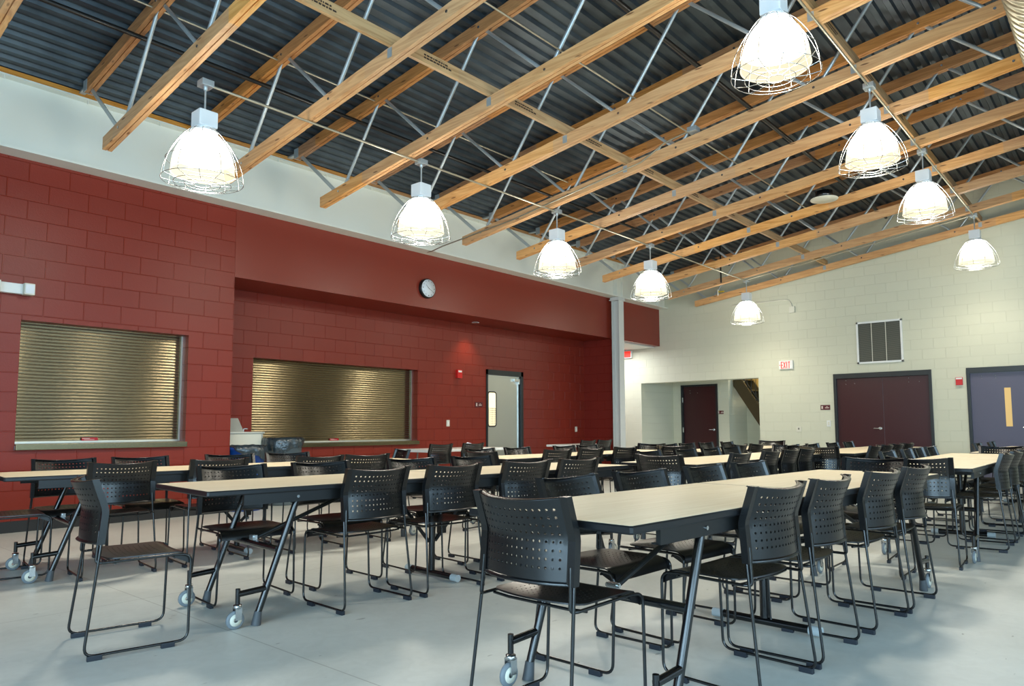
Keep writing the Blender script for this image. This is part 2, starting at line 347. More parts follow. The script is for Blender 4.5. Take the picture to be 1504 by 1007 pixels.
for a,b in RW:
    f=MB(); 
    for x in (a+.03,(a+b)/2,b-.03): f.box((x-.03,YMIN-.2,.9),(x+.03,YMIN-.1,3.6))
    for z in (.93,2.2,3.57): f.box((a,YMIN-.195,z-.03),(b,YMIN-.105,z+.03))
    S(f.build('window_%d'%k,M['dark_frame'])); k+=1
for a,b in BW:
    f=MB()
    for y in (a+.03,(a+b)/2,b-.03): f.box((XMIN-.2,y-.03,.5),(XMIN-.1,y+.03,3.6))
    for z in (.53,2.2,3.57): f.box((XMIN-.195,a,z-.03),(XMIN-.105,b,z+.03))
    S(f.build('window_%d'%k,M['dark_frame'])); k+=1
# baseboards
S(MB().box((XMIN,YF-.012,0),(XJ+.012,YF,.12)).box((XJ,YF-.012,0),(XJ+.012,YR-.012,.12)).build('baseboard_left',M['black_base']))
S(MB().box((XJ+.012,YR-.012,0),(DX0-.06,YR,.12)).box((DX1+.06,YR-.012,0),(XE,YR,.12)).box((XE-.012,YF,0),(XE,YR-.012,.12)).build('baseboard_recess',M['black_base']))
S(MB().box((L-.012,4.97,0),(L,6.62,.12)).box((L-.012,2.52,0),(L,3.11,.12)).box((L-.012,YMIN,0),(L,1.36,.12)).build('baseboard_end',M['black_base']))
# roof deck: corrugated
def deck():
    w=MB(); y=YF+.25; prof=[]
    P=.152; d=.038
    while y>YMIN-.3:
        for dy,dz in ((0,0),(.055,0),(.072,d),(.135,d),(.152,0)):
            if dy<P-1e-6: prof.append((y-dy,zdeck(y-dy)+dz+.002))
        y-=P
    n=len(prof); xs=[XMIN-.2,0,4,8,12,L+.25]
    vs=[(x,yy,z) for x in xs for yy,z in prof]
    fs=[(i*n+k,i*n+k+1,(i+1)*n+k+1,(i+1)*n+k) for i in range(len(xs)-1) for k in range(n-1)]
    w.add(vs,fs); 
    o=w.build('ceiling',M['deck']); S(o)
    # opaque roof slab above
    y0,y1=YF+.3,YMIN-.35
    c=MB().add([(XMIN-.3,y0,zdeck(y0)+.06),(L+.3,y0,zdeck(y0)+.06),(L+.3,y1,zdeck(y1)+.06),(XMIN-.3,y1,zdeck(y1)+.06),
                (XMIN-.3,y0,zdeck(y0)+.2),(L+.3,y0,zdeck(y0)+.2),(L+.3,y1,zdeck(y1)+.2),(XMIN-.3,y1,zdeck(y1)+.2)],
               [(0,3,2,1),(4,5,6,7),(0,1,5,4),(1,2,6,5),(2,3,7,6),(3,0,4,7)])
    S(c.build('ceiling_slab',M['deck']))
deck()
# ------------------------------------------------------------------ girder, column, ledger
g=empty('steel_girder',(8,YW+.1,ZL),label='deep white painted steel girder running above the red wall',cat='beam')
w=MB(); X0=XMIN; X1=L
w.box((X0,YW+.10,ZL+.02),(X1,YW+.125,4.84)); w.build('web',M['white_paint'],g,loc=(-8,-(YW+.1),-ZL))
w=MB().box((X0,YW,ZL),(X1,YF+.2,ZL+.022)); w.build('bottom_flange',M['white_paint'],g,loc=(-8,-(YW+.1),-ZL))
w=MB().box((X0,YW,4.83),(X1,YF+.1,4.85)); w.build('top_flange',M['white_paint'],g,loc=(-8,-(YW+.1),-ZL))
for w in (MB().box((13.72,YW+.0,ZL+.022),(13.78,YW+.1,4.83)).box((13.95,YW+.0,ZL+.022),(13.97,YW+.1,4.83)).box((13.78,YW+.045,ZL+.022),(13.95,YW+.06,4.83)),MB().box((15.6,YW+.0,ZL+.022),(15.62,YW+.1,4.83))):
    w.build('stiffener',M['white_paint'],g,loc=(-8,-(YW+.1),-ZL))
for i in range(18):
    x=2.0+i*.8
    w=MB().cbox((x,YW+.012,4.815),(.012,.012,.05)); w.build('clip_pin',M['white_paint'],g,loc=(-8,-(YW+.1),-ZL))
o=MB().box((X0,YW+.0,4.852),(X1,YW+.19,4.905)).build('wooden_ledger',M['ledger']); tag(o,'wooden nailer board lying along the top of the white girder','beam')
cx,cy=13.86,8.99
c=empty('steel_column',(cx,cy,0),label='pale grey steel column standing at the end of the red wall',cat='column')
w=MB(); 
w.box((-.1,-.1,.02),(.1,-.088,3.98)).box((-.1,.088,.02),(.1,.1,3.98)).box((-.005,-.088,.02),(.005,.088,3.98)); w.build('shaft',M['column_paint'],c)
MB().box((-.15,-.13,3.98),(.15,.13,4.0)).box((-.13,-.115,4.0),(.13,.115,4.055)).build('cap_plate',M['column_paint'],c)
MB().box((-.14,-.13,0),(.14,.13,.02)).build('base_plate',M['column_paint'],c)
# ------------------------------------------------------------------ roof joists
JX=[1.415+1.315*k for k in range(12)]
YB0,YEND=8.06,-4.9
def chord(zc,y0,y1,name,mt,parent,groove=True):
    h=.066; wd=.045
    prof=[(-wd,-h),(-.005,-h),(-.005,-h+.012),(.005,-h+.012),(.005,-h),(wd,-h),(wd,h),(-wd,h)]
    vs=[(px,y,zc(y)+pz) for y in (y0,y1) for px,pz in prof]; n=8
    fs=[(k,(k+1)%n,n+(k+1)%n,n+k) for k in range(n)]+[(0,1,2,7),(2,3,6,7),(3,4,5,6),(8,9,10,15),(10,11,14,15),(11,12,13,14)]
    return MB().add(vs,fs).build(name,mt,parent)
def flat_tube(a,b,r=.0195):
    """steel web tube with flattened ends"""
    a=Vector(a); b=Vector(b); d=(b-a).normalized(); w=MB(); l=(b-a).length
    ax=Vector((1,0,0)); per=d.cross(ax).normalized()
    st=[(0,.004,.02),(.09,.004,.02),(.14,r,r),(l-.14,r,r),(l-.09,.004,.02),(l,.004,.02)]
    n=10; vs=[]
    for t,rx,rp in st:
        for k in range(n):
            an=2*PI*k/n; vs.append(a+d*t+ax*math.cos(an)*rx+per*math.sin(an)*rp)
    fs=[(i*n+k,i*n+(k+1)%n,(i+1)*n+(k+1)%n,(i+1)*n+k) for i in range(len(st)-1) for k in range(n)]
    w.add(vs,fs,0,True); return w
def bolt(y,z): 
    w=MB()
    for s in (-1,1): w.tube([(s*.044,y,z),(s*.053,y,z)],.014,8)
    return w
nb=[7.65-1.7*j for j in range(8)]; ntp=[6.85-1.7*j for j in range(7)]
def make_joist(mt_t,mt_b):
    j=empty('roof_joist')
    chord(zt,8.68,YEND,'top_chord',mt_t,j); chord(zb,YB0,YEND,'bottom_chord',mt_b,j)
    # end strap from the bearing down to the first bottom node
    a=Vector((0,8.62,zt(8.62)-.03)); b=Vector((0,7.75,zb(7.65)+.02)); d=(b-a).normalized(); p=d.cross(Vector((1,0,0)))
    w=MB(); q=[]
    for t in (a,b):
        for sx,sp in ((-.004,-.024),(.004,-.024),(.004,.024),(-.004,.024)): q.append(t+Vector((sx,0,0))+p*sp)
    w.add(q,[(0,1,2,3),(4,7,6,5),(0,4,5,1),(1,5,6,2),(2,6,7,3),(3,7,4,0)]); w.build('end_strap',M['galv'],j)
    MB().box((-.052,8.60,zt(8.64)-.07),(-.046,8.70,zt(8.64)+.06)).box((-.052,8.69,zt(8.64)-.07),(.05,8.70,zt(8.64)+.06)).box((-.03,8.70,zt(8.7)-.0),(.03,8.92,zt(8.7)+.02)).build('hanger_clip',M['galv'],j)
    for i,y in enumerate(ntp):
        for k,yb in enumerate((nb[i],nb[i+1])):
            t=flat_tube((0,y+(.02 if k==0 else -.02),zt(y)),(0,yb+(-.02 if k==0 else .02),zb(yb))).build('web_tube',M['galv'],j)
            if k==0:
                bolt(y,zt(y)).build('bolt',M['chrome'],t); bolt(yb,zb(yb)).build('bolt',M['chrome'],t)
    return remember(j)
jA=make_joist(M['wood_brown'],M['wood']); jB=None
ordn=['first','second','third','fourth','fifth','sixth','seventh','eighth','ninth','tenth','eleventh','twelfth']
for i,x in enumerate(JX):
    j=jA if i==0 else copy_tree(jA,(x,0,0),0)
    j.location=(x,0,0)
    tag(j,'open-web wooden roof joist, '+('nearest the camera, cut by the top left corner' if i==0 else ('last one, lying close against the cream end wall' if i==11 else ordn[i]+' one counted from the camera')),'roof joist','open web roof joists')
# bridging boards along X
def bridging(y,lab):
    zc=zb(y)+.066+.062; b=empty('bridging_board',(JX[0],y,zc),label=lab,cat='board')
    MB().box((-.6,-.019,-.06),(L-JX[0]-.05,.019,.06)).build('board',M['wood_x'],b)
    for x in JX:
        MB().box((x-JX[0]-.05,-.03,-.165),(x-JX[0]-.0465,.03,-.075)).build('clip',M['galv'],b)
    rr=random.Random(3)
    for i,x in enumerate(JX[1:8]):
        w=MB(); x0=x-JX[0]+.35
        for row in range(2):
            xx=x0
            for q in range(9):
                l=rr.uniform(.012,.04); w.box((xx,-.0206,.012-row*.028),(xx+l,-.0192,.012-row*.028+.016)); xx+=l+.009
            if row==0: pass
        w.build('grade_stamp',M['wood_dark_mark'],b)
    return b
bridging(5.0,'long pale bridging board crossing the joists above the left lamp row')
bridging(2.13,'long pale bridging board crossing the joists beside the right lamp row')
# pipes and conduits
def run(name,pts,r,m,lab,cat,rad=.1,n=8):
    o=MB().tube(arc_path(pts,rad) if len(pts)>2 else pts,r,n).build(name,m); return tag(o,lab,cat)
yy=7.25; run('sprinkler_pipe',[(.2,yy,4.93),(L,yy,4.93)],.024,M['black_pipe'],'black sprinkler pipe running under the joist tops near the girder','pipe')
yy=3.8; run('sprinkler_pipe',[(3,yy,5.40),(L,yy,5.40)],.03,M['black_pipe'],'black sprinkler pipe high between the two lamp rows','pipe')
yy=6.93; run('conduit',[(1.2,yy,5.1-.0),(10.4,yy,5.1-.0)],.011,M['conduit'],'thin pale conduit high among joists, between girder and left lamp row','conduit')
yy=4.06; run('conduit',[(3.5,yy,4.72),(12.5,yy,4.72)],.009,M['conduit'],'thin steel rod crossing the joists midway between the lamp rows','conduit')
yr1=6.3; zr1=zb(yr1)-.083
run('conduit',[(2.93,yr1,zr1),(14.77,yr1,zr1)],.013,M['conduit'],'straight steel conduit linking the left row of lamps','conduit')
yr2=2.07; zr2=zb(yr2)-.083
run('conduit',[(3.4,yr2,zr2),(14.74,yr2,zr2)],.013,M['conduit'],'straight steel conduit linking the right row of lamps','conduit')
run('conduit',[(14.70,yr1,zr1),(14.70,yr2,zr2)],.011,M['conduit'],'conduit under a far joist joining the ends of both lamp rows','conduit')
xk=JX[5]-.056
run('conduit',[(8.15,9.2,4.09),(8.02,8.86,4.04),(xk,8.5,4.05),(xk,7.0,zb(7.0)-.02),(xk,4.75,zb(4.75)+.0),(xk,4.4,zb(4.4)+.12),(xk,4.06,zb(4.06)+.13)],.011,M['conduit'],'bent conduit running up the side of a joist from the red soffit','conduit',rad=.08)
o=MB().bbox((-.06,-.06,-.03),(.06,.06,.03)).build('junction_box',M['galv'],loc=(xk,4.0,zb(4)+.12)); tag(o,'steel junction box on top end of the bent conduit','junction box')
o=MB().lathe([(.001,0),(.30,0),(.31,.02),(.31,.9)],n=28).build('temp',M['silver_duct']); bpy.data.objects.remove(o)
# spiral duct at upper right
d=MB(); pts=[]
ax=Vector((5.0,.36,4.66)); n=32; ln=8.5
st=[]; x=0
while x<ln: st+=[(x,.33),(x+.10,.33),(x+.108,.338),(x+.122,.338),(x+.13,.33)]; x+=.13
vs=[]; 
for xx,r in st:
    for k in range(n):
        a=2*PI*k/n; vs.append((ax.x+xx,ax.y+r*math.cos(a),ax.z+r*math.sin(a)))
d.add(vs,[(i*n+k,i*n+(k+1)%n,(i+1)*n+(k+1)%n,(i+1)*n+k) for i in range(len(st)-1) for k in range(n)],0,True)
tag(d.build('spiral_duct',M['silver_duct']),'round silver spiral air duct at the top right corner','duct')
# ceiling speaker
sp=empty('ceiling_speaker',(11.45,3.58,4.62),label='round white disc speaker with black can hanging among the joists',cat='speaker')
MB().lathe([(.001,0),(.20,0),(.205,.008),(.2,.016),(.001,.016)],n=32).build('disc',M['offwhite'],sp)
MB().lathe([(.001,.13),(.13,.13),(.13,.016),(.001,.016)],n=24).build('can',M['black_steel'],sp)
# valve at the far joist
v=empty('test_valve',(15.815,7.45,zb(7.45)+.06),label='small brass valve with yellow handle near far joist end',cat='valve')
MB().tube([(0,0,-.02),(0,0,.12)],.02,8).build('body',M['offwhite'],v); MB().box((-.01,-.16,.05),(.01,-.01,.075)).build('handle',M['yellow'],v)
run('sprinkler_drop',[(14.503,6.75,4.2),(14.503,6.75,5.05)],.017,M['black_pipe'],'short black vertical pipe dropping between the last joists','pipe')
# ------------------------------------------------------------------ lamps
def make_lamp():
    t=empty('pendant_lamp')      # origin at the conduit box
    b=MB().bbox((-.055,-.055,-.03),(.055,.055,.03),.006); b.build('junction_box',M['galv'],t)
    MB().tube([(0,0,-.03),(0,0,-.27)],.009,8).lathe([(.018,-.03),(.018,-.06),(.009,-.065)],n=10).build('stem',M['galv'],t)
    MB().bbox((-.085,-.085,-.42),(.085,.085,-.27),.012).lathe([(.10,-.47),(.12,-.455),(.085,-.43),(.085,-.42)],n=20).lathe([(.07,-.42),(.075,-.47),(.10,-.50)],n=20).build('ballast_housing',M['ballast'],t)
    # dome
    def rad(s): return .095+(.268-.095)*math.sin(min(1,s*1.02)*PI/2)**.62
    prof=[]; prof2=[]
    for i in range(9): s=i/8*.66; prof.append((rad(s),-.47-s*.365))
    for i in range(5): s=.66+i/4*.34; prof2.append((rad(s),-.47-s*.365))
    MB().lathe(prof,n=40).build('refractor',M['refractor'],t)
    MB().lathe(prof2+[(.272,-.84),(.274,-.846),(.262,-.84)],n=40).build('skirt',M['skirt'],t)
    MB().lathe([(.001,-.835),(.12,-.825),(.262,-.837)],n=40).build('lens',M['lens'],t)
    MB().lathe([(.001,-.52),(.05,-.54),(.075,-.62),(.07,-.72),(.04,-.78),(.001,-.79)],n=20).build('bulb',M['bulb'],t)
    # wire cage
    w=MB(); rw=.0032
    def cr(s): return .115+(.345-.115)*math.sin(s*PI/2)**.85
    for k in range(12):
        a=2*PI*k/12; pts=[(cr(s/8)*math.cos(a),cr(s/8)*math.sin(a),-.44-.47*(s/8)) for s in range(9)]
        pts+= [(.24*math.cos(a),.24*math.sin(a),-.935),(.07*math.cos(a),.07*math.sin(a),-.945)]
        w.tube(pts,rw,4)
    for r,z in ((.345,-.91),(.24,-.935),(.15,-.94),(.07,-.945),(cr(.62),-.44-.47*.62),(.118,-.445)):
        w.tube([(r*math.cos(2*PI*k/32),r*math.sin(2*PI*k/32),z) for k in range(33)],rw,4,cap=False)
    w.build('wire_cage',M['chrome'],t)
    return remember(t)
LR=[((2.93,yr1),'nearest lamp of the left row, brightest against the white girder'),((5.53,yr1),'second lamp of the left row, hanging before the red soffit'),((8.14,yr1),'third lamp of the left row, right of the wall clock'),((10.77,yr1),'fourth lamp of the left row, hanging in front of the column'),((14.77,yr1),'farthest lamp of the left row, beside the wall conduit elbow'),
    ((5.55,yr2),'largest lamp at top right, nearest of the right row'),((8.29,yr2),'second lamp of the right row'),((10.79,yr2),'third lamp of the right row'),((14.74,yr2),'farthest lamp of the right row, low over the end wall')]
lamp0=make_lamp()
for i,((x,y),lab) in enumerate(LR):
    z=zr1 if y==yr1 else zr2
    o=lamp0 if i==0 else copy_tree(lamp0,(x,y,z),0)
    o.location=(x,y,z); tag(o,'caged white pendant lamp, '+lab,'lamp','caged pendant lamps')
    li=bpy.data.lights.new('lamp_light','SPOT'); li.spot_size=math.radians(170); li.spot_blend=1; li.energy=(85 if x>14 else 140); li.color=(1,.93,.80); li.shadow_soft_size=.2
    lo=bpy.data.objects.new('lamp_light',li); COL.objects.link(lo); lo.location=(x,y,z-.93)
    li=bpy.data.lights.new('lamp_uplight','POINT'); li.energy=(42 if x>14 else 62); li.color=(1,.94,.83); li.shadow_soft_size=.2
    lo=bpy.data.objects.new('lamp_uplight',li); COL.objects.link(lo); lo.location=(x,y,z-.62)
# ------------------------------------------------------------------ shutters
def shutter(x0,x1,z0,z1,y,lab,clab,counter_ext,front,labelx):
    s=empty('rolling_shutter',((x0+x1)/2,y+.18,z0),label=lab,cat='shutter'); off=(-(x0+x1)/2,-(y+.18),-z0)
    w=MB(); z=z0+.08; ysh=y+.18
    P=.0375
    while z<z1-.001:
        n=9; prof=[(ysh-.0022*math.sin(PI*t/(n-1)),z+.0015+(P-.003)*t/(n-1)) for t in range(n)]
        w.add([(x,p[0],p[1]) for x in (x0+.006,x1-.02) for p in prof],[(k,k+1,n+k+1,n+k) for k in range(n-1)],0,True)
        w.add([(x0+.006,ysh+.003,z-.002),(x1-.02,ysh+.003,z-.002),(x1-.02,ysh+.003,z+.002),(x0+.006,ysh+.003,z+.002)],[(0,1,2,3)],1)
        z+=P
    w.box((x0+.006,ysh+.005,z0+.07),(x1-.006,ysh+.012,z1),1); o=w.build('slat_curtain',[M['shutter'],M['grille_dark']],s,loc=off)
    uv=o.data.uv_layers.new(name='brush')
    for lp in o.data.loops:
        c=o.data.vertices[lp.vertex_index].co; uv.data[lp.index].uv=(c.z+c.y*.01,c.x)
    for x in (x0+.0005,x1-.0225):
        MB().box((x,ysh-.022,z0+.07),(x+(.022 if x>x0+1 else .006),ysh-.008,z1)).build('guide_rail',M['stainless'],s,loc=off)
    MB().bbox((x0+.01,ysh-.02,z0+.066),(x1-.025,ysh+.004,z0+.09),.004).build('bottom_bar',M['stainless'],s,loc=off)
    MB().box((labelx-.085,ysh-.0245,z0+.09),(labelx+.085,ysh-.0205,z0+.125)).build('red_label',M['red_label'],s,loc=off)
    MB().box((labelx-.08,ysh-.0255,z0+.112),(labelx-.0,ysh-.0247,z0+.118)).box((labelx-.06,ysh-.0255,z0+.10),(labelx+.05,ysh-.0247,z0+.105)).build('label_lettering',M['sign_text'],s,loc=off)
    c=empty('serving_counter',((x0+x1)/2,y,z0),label=clab,cat='counter'); off=(-(x0+x1)/2,-y,-z0)
    MB().bbox((x0-counter_ext,y-front,z0+.0),(x1+.005,y-.001,z0+.062),.004).build('apron',M['counter_steel'],c,loc=off)
    MB().box((x0+.001,y-.001,z0+.05),(x1-.001,y+.29,z0+.064)).build('top',M['counter_steel'],c,loc=off)
    if counter_ext>0: pass
    return s
shutter(2.33,4.15,.87,2.28,YF,'ribbed metal rolling shutter closing the left serving window','stainless steel serving counter under the left shutter',0.0,.05,3.11)
shutter(WX0,WX1,WZ0,WZ1,YR,'wide ribbed metal rolling shutter in the deep red recess','long stainless serving counter under the recess shutter',0.0,.06,7.06)
# dark rooms behind the openings so nothing shows through
# ------------------------------------------------------------------ doors
def lever(parent,x,y,z,axis,sgn):
    """lever handle, axis = wall direction"""
    w=MB()
    if axis=='y':
        w.lathe([(.001,-.012),(.034,-.012),(.034,0)],(x,y,z),16,axis='x'); w.tube([(x-.012,y,z),(x-.05,y,z)],.011,8); w.tube([(x-.05,y,z),(x-.052,y+sgn*.03,z),(x-.05,y+sgn*.12,z)],.010,8)
    else:
        w.lathe([(.001,-.012),(.03,-.012),(.03,0)],(x,y,z),16,axis='y'); w.tube([(x,y-.012,z),(x,y-.05,z)],.011,8); w.tube([(x,y-.05,z),(x+sgn*.12,y-.05,z)],.010,8)
    w.build('door_handle',M['chrome'],parent)
def screws(parent,pts):
    w=MB()
    for x,y,z in pts: w.lathe([(.001,-.004),(.009,-.004),(.009,0)],(x,y,z),8,axis='x')
    w.build('screw_plates',M['chrome'],parent)
# kitchen door (stainless) in the recess
d=S(MB().box((DX0+.045,YR+.05,.01),(DX1-.09,YR+.09,DZ-.12)).build('door_1',M['stainless']))
MB().box((DX0,YR-.02,0),(DX0+.045,YR+.14,DZ)).box((DX1-.09,YR-.02,0),(DX1-.02,YR+.14,DZ)).box((DX0,YR-.02,DZ-.1),(DX1-.02,YR+.14,DZ)).build('door_frame',M['dark_frame'],d)
MB().tube(arc_path([(DX0+.23,YR+.045,1.12),(DX0+.11,YR+.045,1.12),(DX0+.11,YR+.045,1.82),(DX0+.35,YR+.045,1.82),(DX0+.35,YR+.045,1.12),(DX0+.23,YR+.045,1.12)],.06),.014,6).build('window_gasket',M['black_base'],d)
MB().box((DX0+.12,YR+.044,1.13),(DX0+.34,YR+.049,1.81)).build('window_pane',M['window_light'],d)
w=MB()
for i in range(8): w.box((DX0+.135+i*.027,YR+.040,1.14),(DX0+.139+i*.027,YR+.043,1.50))
for i in range(9): w.box((DX0+.16,YR+.040,1.14+i*.043),(DX0+.335,YR+.043,1.144+i*.043))
w.build('rack_shelves',M['grille_dark'],d)
MB().box((DX1-.28,YR+.0,DZ-.21),(DX1-.1,YR+.045,DZ-.15)).box((DX1-.14,YR+.0,DZ-.26),(DX1-.1,YR+.045,DZ-.21)).build('door_closer',M['chrome'],d)
MB().box((DX1-.13,YR+.03,.02),(DX1-.118,YR+.06,DZ-.13)).build('hinge_strip',M['chrome'],d)
MB().box((DX0+.05,YR+.03,DZ-.13),(DX1-.1,YR+.05,DZ-.105)).build('head_strip',M['offwhite'],d)
# double maroon door
def frame_y(parent,y0,y1,ztop,x=L,sw=.055,hw=.105,pr=.03):
    MB().bbox((x-pr,y0,0),(x+.12,y0+sw,ztop),.006).bbox((x-pr,y1-sw,0),(x+.12,y1,ztop),.006).bbox((x-pr+.001,y0+.001,ztop-hw),(x+.12,y1-.001,ztop-.001),.006).build('door_frame',M['dark_frame'],parent)
d=S(MB().box((L+.03,3.165,.01),(L+.075,4.015,2.1)).build('door_2',M['maroon_door'])); MB().box((L+.03,4.021,.01),(L+.075,4.915,2.1)).build('door_leaf',M['maroon_door'],d)
frame_y(d,3.11,4.97,2.205); lever(d,L+.03,4.09,1.05,'y',1); screws(d,[(L+.03,4.73,1.98),(L+.03,4.73,2.06),(L+.03,4.55,1.99),(L+.03,3.53,1.98),(L+.03,3.53,2.06),(L+.03,3.34,1.98)])
# door at the right, leaf tinted for the sky it reflects
d=S(MB().box((L+.03,1.42,.01),(L+.075,2.465,2.09)).build('door_3',M['sky_tint_door']))
frame_y(d,1.36,2.52,2.20); lever(d,L+.03,1.55,1.06,'y',1); screws(d,[(L+.03,2.28,1.99),(L+.03,2.28,2.04),(L+.03,2.06,1.99),(L+.03,2.06,2.04)])
MB().box((L+.024,1.83,1.08),(L+.032,1.93,1.80)).build('vision_panel',M['amber_glass'],d)
# alcove door
d=S(MB().box((XA+.03,8.46,.01),(XA+.075,9.42,2.18)).build('door_4',M['dark_maroon_door']))
frame_y(d,8.41,9.47,2.22,x=XA,hw=.05); lever(d,XA+.03,8.55,1.02,'y',1); screws(d,[(XA+.03,9.22,2.0),(XA+.03,9.22,2.07),(XA+.03,9.0,2.0)])
MB().box((XA-.032,9.40,1.75),(XA-.026,9.43,1.88)).box((XA-.032,9.40,.95),(XA-.026,9.43,1.08)).build('hinge',M['chrome'],d)
# stairs in the alcove
s=empty('staircase',(XA+.3,7.6,0),label='steep olive staircase with black railing seen through the end wall opening',cat='staircase')
off=(-(XA+.3),-7.6,0)
def sz(y): return 2.31+(y-8.19)*1.54
w=MB(); ya,yb=8.09,6.0
for (x0,x1) in ((XA+.26,XA+.31),(XA+1.0,XA+1.05)):
    w.add([(x,y,z) for x in (x0,x1) for (y,z) in ((ya,sz(ya)),(yb,sz(yb)),(yb,sz(yb)+.52),(ya,sz(ya)+.52))],[(0,1,2,3),(7,6,5,4),(0,4,5,1),(1,5,6,2),(2,6,7,3),(3,7,4,0)])
w.build('stringer',M['stringer'],s,loc=off)
for i in range(11):
    y=8.0-i*.19
    if sz(y)+.3>0: MB().box((XA+.31,y-.15,sz(y)+.30),(XA+1.0,y+.08,sz(y)+.34)).build('tread',M['stringer'],s,loc=off)
w=MB()
for i in range(15):
    y=8.05-i*.11; w.tube([(XA+.28,y,sz(y)+.5),(XA+.28,y,sz(y)+1.35)],.008,6)
w.build('balusters',M['black_steel'],s,loc=off)
MB().tube([(XA+.28,8.08,sz(8.08)+1.36),(XA+.28,6.2,sz(6.2)+1.36)],.022,8).tube([(XA+.28,8.08,sz(8.08)+.62),(XA+.28,6.2,sz(6.2)+.62)],.014,8).build('handrail',M['black_steel'],s,loc=off)
w=MB()
for i in range(16):
    y=8.08-i*.075; w.box((XA+1.06,y-.06,1.95),(XA+1.0995,y,3.4))
tag(w.build('slatted_screen',M['slat_wood']),'ochre wooden slatted screen behind the staircase railing','screen')
# ------------------------------------------------------------------ small wall things
c=empty('wall_clock',(8.17,YF,3.465),label='round black-rimmed white clock on the red soffit',cat='clock')
MB().lathe([(.001,-.06),(.150,-.06),(.165,-.055),(.17,-.03),(.17,0)],n=40,axis='y').build('case',M['clock_black'],c)
MB().lathe([(.001,-.066),(.150,-.066),(.150,-.060)],n=40,axis='y').build('face',M['clock_face'],c)
def hand(ang,l,wd,y):
    a=math.radians(ang); dx,dz=math.sin(a),math.cos(a)
    return MB().add([( -dz*wd-dx*.02,y, dx*wd-dz*.02),(dz*wd-dx*.02,y,-dx*wd-dz*.02),(dz*wd*.6+dx*l,y,-dx*wd*.6+dz*l),(-dz*wd*.6+dx*l,y,dx*wd*.6+dz*l)],[(0,1,2,3)])
hand(118,.12,.004,-.069).build('minute_hand',M['clock_black'],c); hand(-48,.08,.005,-.068).build('hour_hand',M['clock_black'],c)
w=MB()
for k in range(12):
    a=k*PI/6; w.cbox((.125*math.sin(a),-.0675,.125*math.cos(a)),(.008 if k%3 else .014,.001,.018))
w.build('hour_marks',M['clock_black'],c)
e=empty('emergency_light',(2.12,YF,2.6),label='white twin-head emergency light on red wall at left frame edge',cat='emergency light')
MB().bbox((-.30,-.07,-.05),(.20,.004,.06),.01).build('housing',M['white_plastic'],e)
for x in (-.07,.24):
    h=MB().bbox((x-.05,-.14,-.06),(x+.05,-.03,.065),.012).build('lamp_head',M['offwhite'],e)
    MB().box((x-.04,-.146,-.045),(x+.04,-.141,.05)).build('lens',M['clock_face'],h)
def plate(name,x,y,z,w_,h_,axis,m,lab,cat,dp=.012):
    t=empty(name,(x,y,z),label=lab,cat=cat)
    if axis=='x': MB().bbox((-w_/2,-dp,-h_/2),(w_/2,.004,h_/2),.003).build('plate',m,t)
    else: MB().bbox((-dp,-w_/2,-h_/2),(.004,w_/2,h_/2),.003).build('plate',m,t)
    return t
def on(t,axis,u,v,du,dv,m,nm,dp=.014,th=.004):
    if axis=='x': MB().box((u-du/2,-dp-th,v-dv/2),(u+du/2,-dp+.002,v+dv/2)).build(nm,m,t)
    else: MB().box((-dp-th,u-du/2,v-dv/2),(-dp+.002,u+du/2,v+dv/2)).build(nm,m,t)
t=plate('light_switch',9.49,YR,1.18,.075,.12,'x',M['offwhite'],'ivory switch plate on the red recess wall beside the shutter','switch'); on(t,'x',0,0,.03,.06,M['white_plastic'],'rocker')
t=plate('light_switch',13.58,YR,1.05,.075,.12,'x',M['offwhite'],'ivory switch plate on the red wall right of kitchen door','switch'); on(t,'x',0,0,.03,.06,M['white_plastic'],'rocker')
t=plate('light_switch',L,5.10,1.155,.08,.13,'y',M['white_plastic'],'white switch plate on cream wall left of double doors','switch'); on(t,'y',0,0,.035,.08,M['offwhite'],'rocker')
t=plate('wall_outlet',L,5.74,1.035,.11,.11,'y',M['offwhite'],'small square cream outlet plate low on the end wall','outlet'); on(t,'y',0,.01,.03,.04,M['grille'],'socket')
t=plate('fire_alarm',9.76,YR,2.13,.13,.16,'x',M['red_plastic'],'red fire alarm box with white strobe on red recess wall','fire alarm',.05); on(t,'x',.0,.05,.09,.035,M['white_plastic'],'strobe',.052)
t=plate('fire_alarm',L,2.64,1.95,.115,.15,'y',M['red_plastic'],'red fire alarm on cream wall between the double and right-hand doors','fire alarm',.04); on(t,'y',0,.052,.1,.03,M['white_plastic'],'strobe',.042); on(t,'y',0,-.085,.1,.02,M['offwhite'],'sounder',.02)
def room_sign(x,y,z,axis,lab,w_=.2,h_=.105):
    t=plate('room_sign',x,y,z,w_,h_,axis,M['maroon_sign'],lab,'sign',.008)
    s=1 if axis=='x' else -1
    on(t,axis,-s*.065,.0,.035,.06,M['sign_text'],'pictogram',.008,.002)
    on(t,axis,s*.035,.018,.03,.012,M['sign_text'],'lettering',.008,.002)
    on(t,axis,s*.035,-.008,.08,.018,M['sign_text'],'lettering',.008,.002)
room_sign(10.33,YR,1.55,'x','small maroon room sign on red wall beside the kitchen door',.22)
room_sign(L,5.16,1.50,'y','small maroon room sign on cream wall left of double doors')
room_sign(XA,8.33,1.47,'y','small maroon room sign beside the alcove door',.14,.09)
